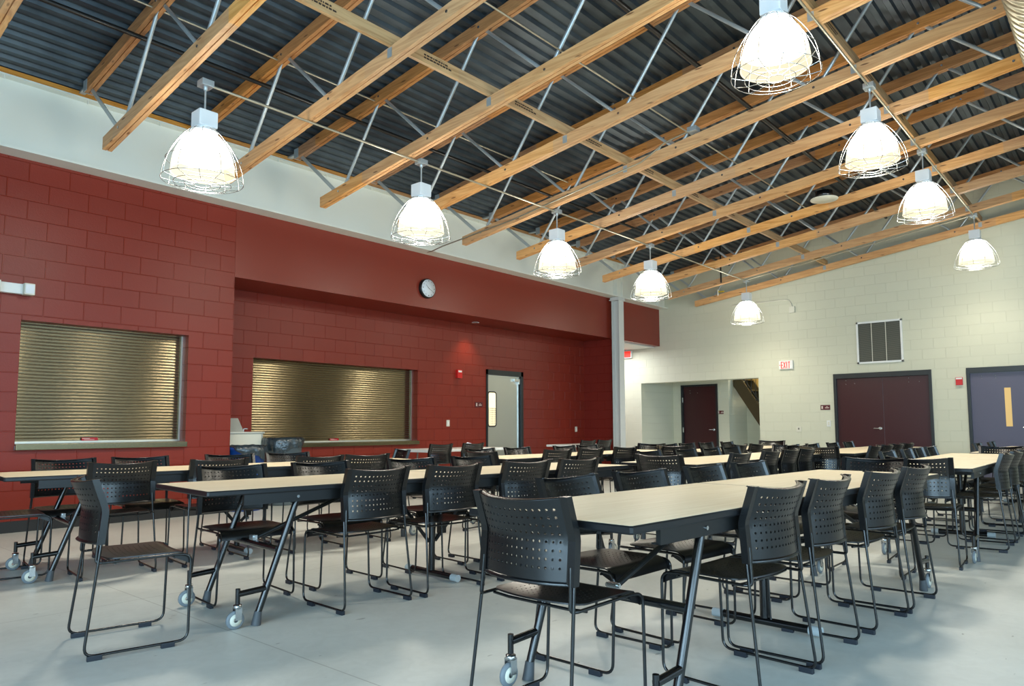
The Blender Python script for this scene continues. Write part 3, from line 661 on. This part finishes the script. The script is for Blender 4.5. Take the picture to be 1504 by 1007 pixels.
# exit sign on the end wall
t=empty('exit_sign',(L,5.965,2.46),label='lit white EXIT sign with red letters on the cream end wall',cat='exit sign')
MB().bbox((-.05,-.155,-.09),(-.001,.155,.10),.006).build('housing',M['white_plastic'],t)
def letters(parent,x,ycs,zc,h,wd,mt):
    w=MB(); tk=.0155
    def B(y0,y1,z0,z1): w.box((x-.003,min(y0,y1),z0),(x,max(y0,y1),z1))
    z0,z1=zc-h/2,zc+h/2
    for ch,yc in zip('EXIT',ycs):
        l,r=yc+wd/2,yc-wd/2
        if ch=='E': B(l,l-tk,z0,z1); [B(l,r,zz-tk/2,zz+tk/2) for zz in (z0+tk/2,zc,z1-tk/2)]
        if ch=='I': B(yc-tk/2,yc+tk/2,z0,z1)
        if ch=='T': B(yc-tk/2,yc+tk/2,z0,z1); B(l,r,z1-tk,z1)
        if ch=='X':
            for a,b in ((l,r),(r,l)):
                w.add([(x-.003,a-tk/2,z0),(x-.003,a+tk/2,z0),(x-.003,b+tk/2,z1),(x-.003,b-tk/2,z1),(x,a-tk/2,z0),(x,a+tk/2,z0),(x,b+tk/2,z1),(x,b-tk/2,z1)],[(0,1,2,3),(7,6,5,4),(0,4,5,1),(1,5,6,2),(2,6,7,3),(3,7,4,0)])
    w.build('letters',mt,parent)
letters(t,-.051,(.085,.027,-.024,-.075),.0,.15,.044,M['exit_red'])
MB().add([(-.053,.122,-.02),(-.053,.122,.02),(-.053,.14,0)],[(0,1,2)]).build('arrow',M['exit_red'],t)
# exit sign hanging in the passage
t=empty('exit_sign',(16.0,10.12,3.10),label='red EXIT sign under passage ceiling, half hidden by the column',cat='exit sign')
MB().bbox((-.03,-.16,-.22),(.03,.16,-.02),.005).box((-.01,-.02,-.02),(.01,.02,0)).build('housing',M['white_plastic'],t)
MB().box((-.034,-.14,-.20),(-.031,.14,-.04)).build('red_panel',M['exit_red'],t)
# grille
g=empty('return_air_grille',(L,4.03,2.83),label='large square grey air grille with white frame over the double doors',cat='vent')
w=MB(); a,b=.44,.44
w.bbox((-.03,-a,-b),(-.001,-a+.04,b),.004).bbox((-.03,a-.04,-b),(-.001,a,b),.004).bbox((-.03,-a,b-.04),(-.001,a,b),.004).bbox((-.03,-a,-b),(-.001,a,-b+.04),.004); w.build('frame',M['white_plastic'],g)
MB().box((-.006,-a+.03,-b+.03),(-.001,a-.03,b-.03)).build('backing',M['grille_dark'],g)
w=MB()
for i in range(38):
    z=-b+.05+i*.0205; w.add([(-.024,-a+.04,z),(-.024,a-.04,z),(-.017,a-.04,z+.0165),(-.017,-a+.04,z+.0165)],[(0,1,2,3)])
w.build('louvre',M['grille'],g)
for y in (-.13,.14): MB().box((-.028,y-.006,-b+.04),(-.022,y+.006,b-.04)).build('mullion',M['offwhite'],g)
# surface conduit on the end wall, with box
run('wall_conduit',[(L-.02,7.2,3.94),(L-.02,5.85,3.93),(L-.02,5.79,3.76)],.016,M['offwhite'],'cream painted conduit elbow on the end wall behind the far lamp','conduit',rad=.12)
t=plate('junction_box',L,5.79,3.69,.12,.14,'y',M['offwhite'],'cream square junction box under the wall conduit elbow','junction box',.05)
t=plate('wall_sensor',XE+.06,YF,2.44,.06,.08,'x',M['offwhite'],'small cream sensor on the narrow red wall end, higher up','sensor',.03)
# ------------------------------------------------------------------ bins, cooler
k=empty('milk_cooler',(5.2,9.62,0),label='white and steel milk cooler with sloped lid in the recess corner',cat='cooler')
MB().bbox((-.42,-.02,.1),(.24,.34,1.02),.01).build('cabinet',M['offwhite'],k)
MB().bbox((-.43,-.035,1.02),(.28,.35,1.045),.004).box((.24,-.02,.1),(.262,.34,1.02)).build('steel_trim',M['stainless'],k)
MB().prism([(-.02,1.045),(.30,1.045),(.30,1.24),(.16,1.24)],'x',-.42,-.03).build('sloped_lid',M['lid_grey'],k)
MB().tube([(.0,.05,1.045),(.0,.05,1.09),(.06,.05,1.09)],.01,6).build('tap',M['chrome'],k)
MB().box((-.40,.0,0),(.22,.32,.1)).build('plinth',M['black_base'],k)
def bin_(name,x,y,r,h,m,lab,bagged):
    b=empty(name,(x,y,0),label=lab,cat='bin')
    MB().lathe([(.001,.0),(r*.82,.0),(r*.84,.02),(r*.97,h-.05),(r*1.03,h-.05),(r*1.03,h),(r*.96,h)],n=32).build('barrel',m,b)
    n=72; vs=[]; lv=8
    for i in range(lv+1):
        t=i/lv
        for kk in range(n):
            a=2*PI*kk/n; fold=.008*math.sin(a*9+2*math.sin(a*3))+.006*math.sin(a*17+1.3)
            drop=(.10+.09*math.sin(a+bagged)+.02*math.sin(a*5))
            if i==0: q,z=r*.9,h-.10
            elif i==1: q,z=r*1.0,h+.006
            elif i==2: q,z=r*1.05,h+.010+fold*.5
            else: u=(i-2)/(lv-2); q=r*1.06+fold*(.4+1.4*u)+.012*math.sin(u*PI); z=h-.005-drop*u
            vs.append((q*math.cos(a),q*math.sin(a),z))
    fs=[(i*n+kk,i*n+(kk+1)%n,(i+1)*n+(kk+1)%n,(i+1)*n+kk) for i in range(lv) for kk in range(n)]
    MB().add(vs,fs,0,True).build('bin_liner',M['bag'],b)
    return b
bin_('recycling_bin',5.00,9.22,.25,.86,M['blue_bin'],'blue plastic bin with dark liner in front of the cooler',2.0)
bin_('waste_bin',5.73,9.5,.27,.95,M['grey_bin'],'grey waste bin with glossy dark liner before the recess shutter',-2.2)
# ------------------------------------------------------------------ white folding tables by the recess
def folding_table(x0,y0,lab,ln=1.83):
    t=empty('folding_table',(x0,y0,0),label=lab,cat='table')
    MB().bbox((0,0,.70),(ln,.75,.745),.012).build('tabletop',M['white_plastic'],t)
    for x in (.28,ln-.28):
        for y in (.12,.63):
            MB().tube([(x+(.06 if x<1 else -.06),y,.70),(x,y,.02),(x,y,.0)],.013,8).build('leg',M['grille'],t)
        MB().tube([(x+(.04 if x<1 else -.04),.12,.32),(x+(.04 if x<1 else -.04),.63,.32)],.010,6).build('cross_bar',M['grille'],t)
    return t
folding_table(7.75,8.62,'white plastic folding table below the shutter, left one by the kitchen door')
folding_table(11.6,8.55,'white plastic folding table right of the kitchen door, farther one',1.2)
p=MB(); rr=random.Random(5); pv=[]
for i in range(4):
    for j in range(5): pv.append((j*.05+rr.uniform(-.02,.02),i*.03,rr.uniform(0,.01)+.11*math.sin(i/3*PI)*rr.uniform(.5,1)))
p.add(pv,[(i*5+j,i*5+j+1,(i+1)*5+j+1,(i+1)*5+j) for i in range(3) for j in range(4)]).build('crumpled_paper',M['paper'],loc=(8.95,8.95,.748))
tag(bpy.data.objects['crumpled_paper'],'crumpled white paper lying on the white folding table','paper')
# ------------------------------------------------------------------ mobile folding tables
TL=3.66; TH=.757
def make_table(W):
    t=empty('cafeteria_table'); h=W/2
    for (a,b) in ((0,TL/2-.002),(TL/2+.002,TL)):
        c=.009
        def outline(e,a=a,b=b):
            x0,x1,y0,y1=a+e,b-e,-h+e,h-e
            return [(x0+c,y0),(x1-c,y0),(x1,y0+c),(x1,y1-c),(x1-c,y1),(x0+c,y1),(x0,y1-c),(x0,y0+c)]
        tp=MB().prism(outline(.006),'z',TH-.028,TH+.0006).build('tabletop',M['laminate'],t)
        w=MB(); o1,o2,o3=outline(0),outline(.003),outline(.0062); n=8
        lv=[(o3,TH-.030),(o2,TH-.030),(o1,TH-.024),(o1,TH-.006),(o2,TH),(o3,TH)]
        vs=[(p[0],p[1],z) for o,z in lv for p in o]
        w.add(vs,[(i*n+k,i*n+(k+1)%n,(i+1)*n+(k+1)%n,(i+1)*n+k) for i in range(5) for k in range(n)]); w.build('edge_band',M['edge'],tp)
    for (a,b) in ((.21,TL/2-.04),(TL/2+.04,TL-.21)):
        for s in (-1,1):
            y=s*(h-.035); ap=MB().box((a,y-.010,TH-.090),(b,y+.010,TH-.029)).box((a,min(y,y-s*.03),TH-.090),(b,max(y,y-s*.03),TH-.084)).build('apron',M['frame_dark'],t)
        MB().box((a+.22,-h+.045,TH-.075),(a+.25,h-.045,TH-.03)).build('cross_rail',M['frame_dark'],t)
    for e in (0,1):
        X=(lambda x:x) if e==0 else (lambda x:TL-x)
        for s in (-1,1):
            y=s*(h-.055); yf=s*(h-.05)
            l=MB().tube([(X(.54),y,TH-.075),(X(.315),yf,.06)],.0185,12).build('leg',M['black_steel'],t)
            MB().tube([(X(.318),yf,.075),(X(.306),yf,.0)],.0205,12,r2=.027).build('glide',M['rubber_grey'],l)
            MB().tube([(X(.53),y+s*.028,TH-.06),(X(.53),y+s*.036,TH-.06)],.009,8).build('bolt',M['chrome'],l)
            cx_=X(.20); cyy=yf+(.03*s)
            ca=MB().tube([(X(.355),yf,.195),(cx_,yf,.185)],.017,10).tube([(cx_,yf,.215),(cx_,yf,.135)],.013,10).build('caster_arm',M['black_steel'],t)
            wy=.011
            MB().lathe([(.014,-.02),(.022,-.02),(.022,.0),(.001,.0)],(cx_,yf,.13),14).box((cx_-.018,yf-wy-.009,.05),(cx_+.018,yf-wy-.006,.115)).box((cx_-.018,yf+wy+.006,.05),(cx_+.018,yf+wy+.009,.115)).box((cx_-.018,yf-wy-.009,.112),(cx_+.018,yf+wy+.009,.118)).build('caster_fork',M['chrome'],ca)
            MB().lathe([(.012,-wy-.001),(.03,-wy),(.036,-wy),(.046,-wy+.002),(.05,-wy+.006),(.05,wy-.006),(.046,wy-.002),(.036,wy),(.03,wy),(.012,wy+.001)],(cx_+(-.012 if e==0 else .012),yf,.05),24,axis='y').build('caster_wheel',M['wheel'],ca)
            MB().lathe([(.012,-wy-.0025),(.033,-wy-.0015),(.033,wy+.0015),(.012,wy+.0025)],(cx_+(-.012 if e==0 else .012),yf,.05),20,axis='y').build('wheel_hub',M['offwhite'],ca)
        xc=X(.432); zc=.40
        MB().tube([(xc,-h+.06,zc),(xc,h-.06,zc)],.019,12).build('cross_bar',M['black_steel'],t)
        br=MB().tube([(X(.44),0,zc+.02),(X(1.18),0,TH-.07)],.013,8).build('brace',M['frame_dark'],t)
        MB().cbox((X(.44),0,zc+.03),(.03,.05,.03)).tube([(X(.44),-.035,zc+.035),(X(.44),.035,zc+.035)],.009,8).build('pivot',M['chrome'],br)
    xm=TL/2
    cp=MB().tube([(xm-.03,0,.05),(xm-.03,0,TH-.06)],.024,12).build('centre_post',M['black_steel'],t)
    MB().tube([(xm+.06,.02,.30),(xm+.06,.02,TH-.06)],.018,10).build('centre_post',M['black_steel'],t)
    fb=MB().tube([(xm-.03,-h+.17,.032),(xm-.03,h-.17,.032)],.022,12).build('floor_bar',M['black_steel'],t)
    for s in (-1,1): MB().tube([(xm-.03,s*(h-.17),.030),(xm-.03,s*(h-.105),.030)],.026,12).build('end_cap',M['cap'],fb)
    for s in (-1,1):
        MB().tube([(xm-.03+s*.03,0,.26),(xm+s*.42,0,TH-.07)],.014,8).build('brace',M['frame_dark'],t)
    lt=MB().cbox((xm+.06,.0,.36),(.05,.05,.10)).tube([(xm+.06,.03,.32),(xm+.1,.09,.28)],.006,6).build('latch',M['frame_dark'],t)
    MB().lathe([(.001,-.018),(.016,-.012),(.018,.0),(.016,.012),(.001,.018)],(xm+.1,.1,.275),12).build('knob',M['cap'],lt)
    return remember(t)
# near-right corner, rotation(deg), width
TB={'A':((2.11,1.325),-3.5,.83),'B':((1.84,3.78),-5.0,.82),'C':((1.48,6.02),-6,.78),
    'D':((6.6,1.03),.5,.76),'E':((5.9,3.02),0,.80),'F':((5.75,5.15),-1.5,.76),
    'G':((8.95,4.43),0,.76),'H':((9.45,2.72),0,.80),'J':((10.6,.88),0,.80)}
TLAB={'A':'beige folding cafeteria table with black edge, nearest the camera at right of centre','B':'beige folding cafeteria table in the middle left, behind the lone chair',
 'C':'beige folding cafeteria table at far left, nearest the red wall and left shutter','D':'beige folding cafeteria table at right frame edge, beyond the front table',
 'E':'beige folding cafeteria table directly behind the front table, before the column','F':'beige folding cafeteria table near the kitchen door',
 'G':'beige folding cafeteria table deep in the room, before the alcove door','H':'beige folding cafeteria table before the maroon double doors','J':'beige folding cafeteria table before the door at right, mostly hidden'}
tW={}
for k_,(P0,deg,W) in TB.items():
    th=math.radians(deg); dx,dy=math.cos(th),math.sin(th); cxx=P0[0]-dy*W/2; cyy=P0[1]+dx*W/2
    key=round(W,2)
    if key not in tW: o=make_table(W); tW[key]=o; o.location=(cxx,cyy,0); o.rotation_euler=(0,0,th)
    else: o=copy_tree(tW[key],(cxx,cyy,0),th)
    tag(o,TLAB[k_],'table','folding cafeteria tables')
# ------------------------------------------------------------------ chairs
def hole_sheet(fn,nu,nv,holes,th,hr,mi=0):
    """fn(s,t)->Vector on 0..1 square; cells (i,j) in holes get a round hole; thickness th; hr = hole radius in metres"""
    w=MB(); V={}
    us=nu if isinstance(nu,list) else [i/nu for i in range(nu+1)]; vs_=nv if isinstance(nv,list) else [j/nv for j in range(nv+1)]
    e=1e-3
    def nrm(s,t):
        a=fn(min(s+e,1),t)-fn(max(s-e,0),t); b=fn(s,min(t+e,1))-fn(s,max(t-e,0)); return a.cross(b).normalized()
    def idx(s,t,side):
        k=(round(s,5),round(t,5),side)
        if k not in V: V[k]=len(w.v); w.v.append(tuple(fn(s,t)+nrm(s,t)*(th/2*side)))
        return V[k]
    def face(l): w.f.append(l); w.mi.append(mi); w.sm.append(True)
    for i in range(len(us)-1):
        for j in range(len(vs_)-1):
            s0,s1,t0,t1=us[i],us[i+1],vs_[j],vs_[j+1]
            if (i,j) not in holes:
                for side in (1,-1):
                    q=[idx(s0,t0,side),idx(s1,t0,side),idx(s1,t1,side),idx(s0,t1,side)]; face(q if side==1 else q[::-1])
            else:
                sc,tc=(s0+s1)/2,(t0+t1)/2; du=(fn(s1,tc)-fn(s0,tc)).length/(s1-s0); dv=(fn(sc,t1)-fn(sc,t0)).length/(t1-t0)
                ring=[(sc+hr/du*math.cos(a),tc+hr/dv*math.sin(a)) for a in [PI*(1/4+k/4)+PI for k in range(8)]]
                cor=[(s0,t0),(s1,t0),(s1,t1),(s0,t1)]
                for side in (1,-1):
                    C=[idx(*c,side) for c in cor]; Rr=[idx(*r,side) for r in ring]
                    # ring[0] is at 225deg (corner0), ring[2] 315 (corner1), ring[4] 45, ring[6] 135
                    for q in range(4):
                        a=[C[q],C[(q+1)%4],Rr[(2*q+2)%8],Rr[2*q+1],Rr[2*q]]; face(a if side==1 else a[::-1])
                o=len(w.v)
                for side in (1,-1):
                    for k in range(8): w.v.append(w.v[idx(*ring[k],side)])
                for k in range(8): face([o+k,o+8+k,o+8+(k+1)%8,o+(k+1)%8])
    # rim
    U=[(s,vs_[0]) for s in us]+[(us[-1],t) for t in vs_[1:]]+[(s,vs_[-1]) for s in us[-2::-1]]+[(us[0],t) for t in vs_[-2:0:-1]]
    n=len(U)
    o=len(w.v)
    for a in U: w.v.append(w.v[idx(*a,1)]); w.v.append(w.v[idx(*a,-1)])
    for k in range(n): b=(k+1)%n; face([o+2*k,o+2*k+1,o+2*b+1,o+2*b])
    return w
def back_u(z):           # forward position of the back uprights at height z
    if z<.70: return .040+(z-.55)/.15*.012
    return .052-(z-.70)/.15*.050
def make_chair():
    ch=empty('sled_chair')
    HW=.219
    def bf(s,t):
        q=2*s-1; zc=.548+t*.297; top=.016*(1-q*q)*max(0,(t-.6)/.4); z=zc-top+.0
        bul=.070*(1-abs(q)**2.2)*(.85+.15*t)
        u=back_u(zc)-bul
        if t>.93: u-= .0
        return Vector((u,-q*HW,z))
    us=[0,.03,.07]+[.07+.86*i/15 for i in range(1,15)]+[.93,.97,1]; vs_=[0,.04,.10]+[.10+.82*i/8 for i in range(1,8)]+[.92,.97,1]
    holes={(i,j) for i in range(2,17) for j in range(2,10)}
    w=hole_sheet(bf,us,vs_,holes,.006,.0052)
    # top lip curling forward and lower lip
    n=20
    for (t,dz0,du,dz1,th) in ((1,0,.030,.004,.005),(0,0,-.010,-.012,.005)):
        vs=[]
        for i in range(n+1):
            p=bf(i/n,t); d=Vector((du if t==1 else -.012,0,dz1))
            for q in (p+Vector((-.003,0,0)),p+d+Vector((-.003,0,0.001)),p+d+Vector((.003,0,-.003)),p+Vector((.003,0,-.006 if t==1 else .003))): vs.append(q)
        w.add(vs,[(i*4+k,i*4+(k+1)%4,(i+1)*4+(k+1)%4,(i+1)*4+k) for i in range(n) for k in range(4)]+[(0,1,2,3),(n*4+3,n*4+2,n*4+1,n*4)],0,True)
    for s in (-1,1):      # side channels gripping the uprights
        vs=[]; zz=[.535,.56,.63,.69,.71,.76,.81,.848]
        for z in zz:
            u=back_u(z)
            for a,b in ((-.017,.202),(-.017,.236),(.014,.236),(.014,.210)): vs.append((u+a,s*b,z+(0 if z<.84 else (.0 if a<0 else .002))))
        m=len(zz); w.add(vs,[(i*4+k,i*4+(k+1)%4,(i+1)*4+(k+1)%4,(i+1)*4+k) for i in range(m-1) for k in range(4)]+[(0,1,2,3),((m-1)*4+3,(m-1)*4+2,(m-1)*4+1,(m-1)*4)])
    w.build('backrest',M['black_plastic'],ch)
    # seat
    def sf(s,t):         # s lateral 0..1, t rear->front
        q=2*s-1; L0=.395; x=.045+t*L0; hw=.222-.03*max(0,1-t/.16)**2
        z=.462-.016*(1-q*q)*math.sin(PI*min(1,t*1.05))**.8
        if t>.86: a=(t-.86)/.14; x=.045+.86*L0+.052*math.sin(a*PI/2)**1; z-= .055*(1-math.cos(a*PI/2))
        if t<.08: z+= .0
        return Vector((x-.03*q*q*max(0,1-t/.2)*-1,-q*hw,z))
    us=[0,.04,.10]+[.10+.80*i/12 for i in range(1,12)]+[.90,.96,1]; vs_=[0,.05,.12]+[.12+.70*i/11 for i in range(1,11)]+[.82,.86,.9,.94,.97,1]
    holes={(i,j) for i in range(2,14) for j in range(3,12)}
    w=hole_sheet(sf,us,vs_,holes,.006,.0040); w.build('seat',M['seat_plastic'],ch)
    for s in (-1,1):
        y=s*.248; yi=s*.232
        P=[(.004,s*.221,.838),(.052,s*.221,.70),(.040,s*.224,.55),(-.022,y,.022),(.44,y,.022),(.447,s*.238,.448),(.36,yi,.452),(.05,yi,.448),(.018,s*.222,.450),(.030,s*.216,.60)]
        pts=arc_path(P,[.08,.1,.045,.05,.045,.1,.05,.035],6)
        fr=MB().tube(pts,.0068,8).build('side_frame',M['black_steel'],ch)
        for (a,b) in ((-.006,.058),(.315,.378)):
            MB().bbox((a,y-.011,0),(b,y+.011,.024),.003).build('foot_pad',M['pad'],fr)
        MB().add([(.405,s*.226,.452),(.445,s*.228,.445),(.446,s*.228,.400),(.36,s*.226,.440)],[(0,1,2,3)]).add([(.405,s*.223,.452),(.445,s*.225,.445),(.446,s*.225,.400),(.36,s*.223,.440)],[(3,2,1,0)]).build('seat_gusset',M['seat_plastic'],ch)
    MB().tube([(.10,-.232,.440),(.10,-.15,.434),(.10,.15,.434),(.10,.232,.440)],.006,6).build('cross_bar',M['black_steel'],ch)
    MB().tube([(.37,-.232,.438),(.37,.232,.438)],.006,6).build('cross_bar',M['black_steel'],ch)
    return remember(ch)
chair0=make_chair(); used=[False]
RANK={'A':'front table','B':'middle left table','C':'far left table by the shutter','D':'right edge table','E':'table behind the front one','F':'table near the kitchen door','G':'table before the alcove','H':'table before the double doors','J':'farthest right table'}
def place(x,y,deg,label,group):
    rz=math.radians(deg)
    if not used[0]: o=chair0; used[0]=True; o.location=(x,y,0); o.rotation_euler=(0,0,rz)
    else: o=copy_tree(chair0,(x,y,0),rz)
    tag(o,label,'chair',group); return o
def frame(k_): (P0,deg,W)=TB[k_]; th=math.radians(deg); return P0,th,deg,W
def at(k_,a,b):     # a along the table from its near end, b across from its right edge
    P0,th,deg,W=frame(k_); return P0[0]+a*math.cos(th)-b*math.sin(th),P0[1]+a*math.sin(th)+b*math.cos(th)
def G(k_): return 'chairs at the '+RANK[k_]
jr=random.Random(11)
def row(k_,side,alist,offs=None,tw=None):
    P0,th,deg,W=frame(k_); n=len(alist)
    for i,a in enumerate(alist):
        off=(offs[i] if offs else (.085 if side=='R' else .15)); b=-off if side=='R' else W+off
        x,y=at(k_,a,b); t=(tw[i] if tw else jr.uniform(-2,2))
        nm='last' if i==n-1 else ordn[i]
        place(x,y,(90 if side=='R' else -90)+deg+t,'black chair on %s side of %s, %s along'%('right' if side=='R' else 'left',RANK[k_],nm),G(k_))
def head(k_,end,b=None,off=.2,t=0):
    P0,th,deg,W=frame(k_); b=W/2 if b is None else b
    a=-off if end=='near' else TL+off; x,y=at(k_,a,b)
    place(x,y,(0 if end=='near' else 180)+deg+t,'black perforated chair at %s end of the %s'%(end,RANK[k_]),G(k_))
place(1.355,4.07,-10,'lone black perforated chair turned side-on in the left foreground','free standing chairs')
place(2.04,1.765,-2,'large foreground black perforated chair seen from behind, at near end of front table',G('A'))
row('A','R',[.98,1.56,2.3,2.9],[.07,.07,.07,.07],[-2,2,-1,1])
row('A','L',[.79,1.42,2.13,2.74],[.13,.13,.13,.13],[2,-2,1,0])
head('A','far',b=.53,off=.32,t=4)
row('B','R',[1.01,1.62,2.31,2.9],[.09]*4,[3,1,-2,0])
row('B','L',[.53,1.19,2.01,2.66],[.15]*4,[-1,2,-2,1])
row('C','R',[.72,1.44,2.34,2.83],[.12]*4)
row('C','L',[.54,1.13,1.93,2.52],[.16]*4)
head('C','near',b=.5,off=.09,t=-4); head('C','far',b=.9,off=.25,t=-15)
row('D','R',[1.15,1.85,2.5,3.1]); row('D','L',[1.25,2.05,2.6,3.25])
head('D','near',b=.33,off=.22,t=3); head('D','far',b=.26,off=.25)
row('E','R',[.75,1.5,2.05,2.55]); row('E','L',[.77,1.56,2.2,2.76]); head('E','near',b=.27,off=.2); head('E','far',b=.6)
row('F','R',[.77,1.4,2.13]); row('F','L',[.5,1.15,2.1,2.62]); head('F','near',b=.12,off=.28); head('F','far',b=.62)
row('G','R',[.86,1.46]); row('G','L',[.6,1.16,1.79,2.56]); head('G','near',b=.38,off=.25); head('G','far',b=.64)
row('H','R',[.6,1.2,1.75,2.35]); row('H','L',[.5,1.3,2.2,3.0]); head('H','near',b=.34,off=.25)
row('J','R',[.6,1.3]); row('J','L',[1.6,2.9])
for i,(x,lab) in enumerate(((7.73,'left'),(8.44,'right'))):
    place(x,8.28,90,'black chair at white table left of the kitchen door, %s one of two'%lab,'chairs at the white tables')
for i,(x,lab) in enumerate(((11.55,'left'),(12.12,'right'))):
    place(x,8.2,90,'black chair at white table right of the kitchen door, %s one of two'%lab,'chairs at the white tables')
# ------------------------------------------------------------------ lights
def area(name,loc,size,sy,rot,e,col):
    l=bpy.data.lights.new(name,'AREA'); l.shape='RECTANGLE'; l.size=size; l.size_y=sy; l.energy=e; l.color=col
    o=bpy.data.objects.new(name,l); COL.objects.link(o); o.location=loc; o.rotation_euler=rot; return o
DAY=(.52,.79,1.0)
for i,(a,b) in enumerate(RW): area('daylight_right',((a+b)/2,YMIN-.25,2.25),b-a-.1,2.6,(PI/2,0,0),(190,150,50,12)[i],DAY)
for a,b in BW: area('daylight_rear',(XMIN-.25,(a+b)/2,2.05),3.0,b-a-.1,(0,-PI/2,0),(280,280,25)[BW.index((a,b))],DAY)
area('passage_light',(15.0,10.4,3.05),1.2,1.6,(0,0,0),55,(.92,.97,1))
area('stair_light',(XA+.75,7.4,3.5),.4,.8,(0,0,0),34,(1,.86,.6))
# recessed downlight in the soffit of the recess, washing the red wall
li=bpy.data.lights.new('recess_downlight','SPOT'); li.energy=26; li.color=(1,.62,.35); li.spot_size=1.7; li.spot_blend=.8; li.shadow_soft_size=.05
lo=bpy.data.objects.new('recess_downlight',li); COL.objects.link(lo); lo.location=(9.95,9.72,3.10)
d=empty('downlight',(9.95,9.72,3.13),label='recessed downlight in the underside of the red soffit',cat='lamp')
MB().lathe([(.05,-.004),(.075,-.004),(.075,0),(.05,0)],n=20).build('trim_ring',M['white_plastic'],d)
wd=bpy.data.worlds.new('sky'); SC.world=wd; wd.use_nodes=True; bg=wd.node_tree.nodes['Background']; bg.inputs[0].default_value=(.62,.80,1,1); bg.inputs[1].default_value=.8
# ------------------------------------------------------------------ camera
r=Vector((0.6537131448,-0.7567330409,-0.0037721436)); u=Vector((-0.0599131379,-0.0567244804,0.9965905625)); dd=Vector((0.75436698,0.65125835,0.0824197895))
cam=bpy.data.cameras.new('camera'); co=bpy.data.objects.new('camera',cam); COL.objects.link(co)
mt=Matrix(((r.x,u.x,-dd.x),(r.y,u.y,-dd.y),(r.z,u.z,-dd.z))); co.matrix_world=Matrix.Translation((0,0,1.09))@mt.to_4x4()
cam.sensor_width=36; cam.sensor_fit='HORIZONTAL'; cam.lens=1057.717/1504*36; cam.shift_x=(752-763.216)/1504; cam.shift_y=(540.383-503.5)/1504; cam.clip_start=.05; cam.clip_end=200
SC.camera=co
vs=SC.view_settings; vs.view_transform='Standard'; vs.look='None'; vs.exposure=.5; vs.gamma=1; vs.use_curve_mapping=False
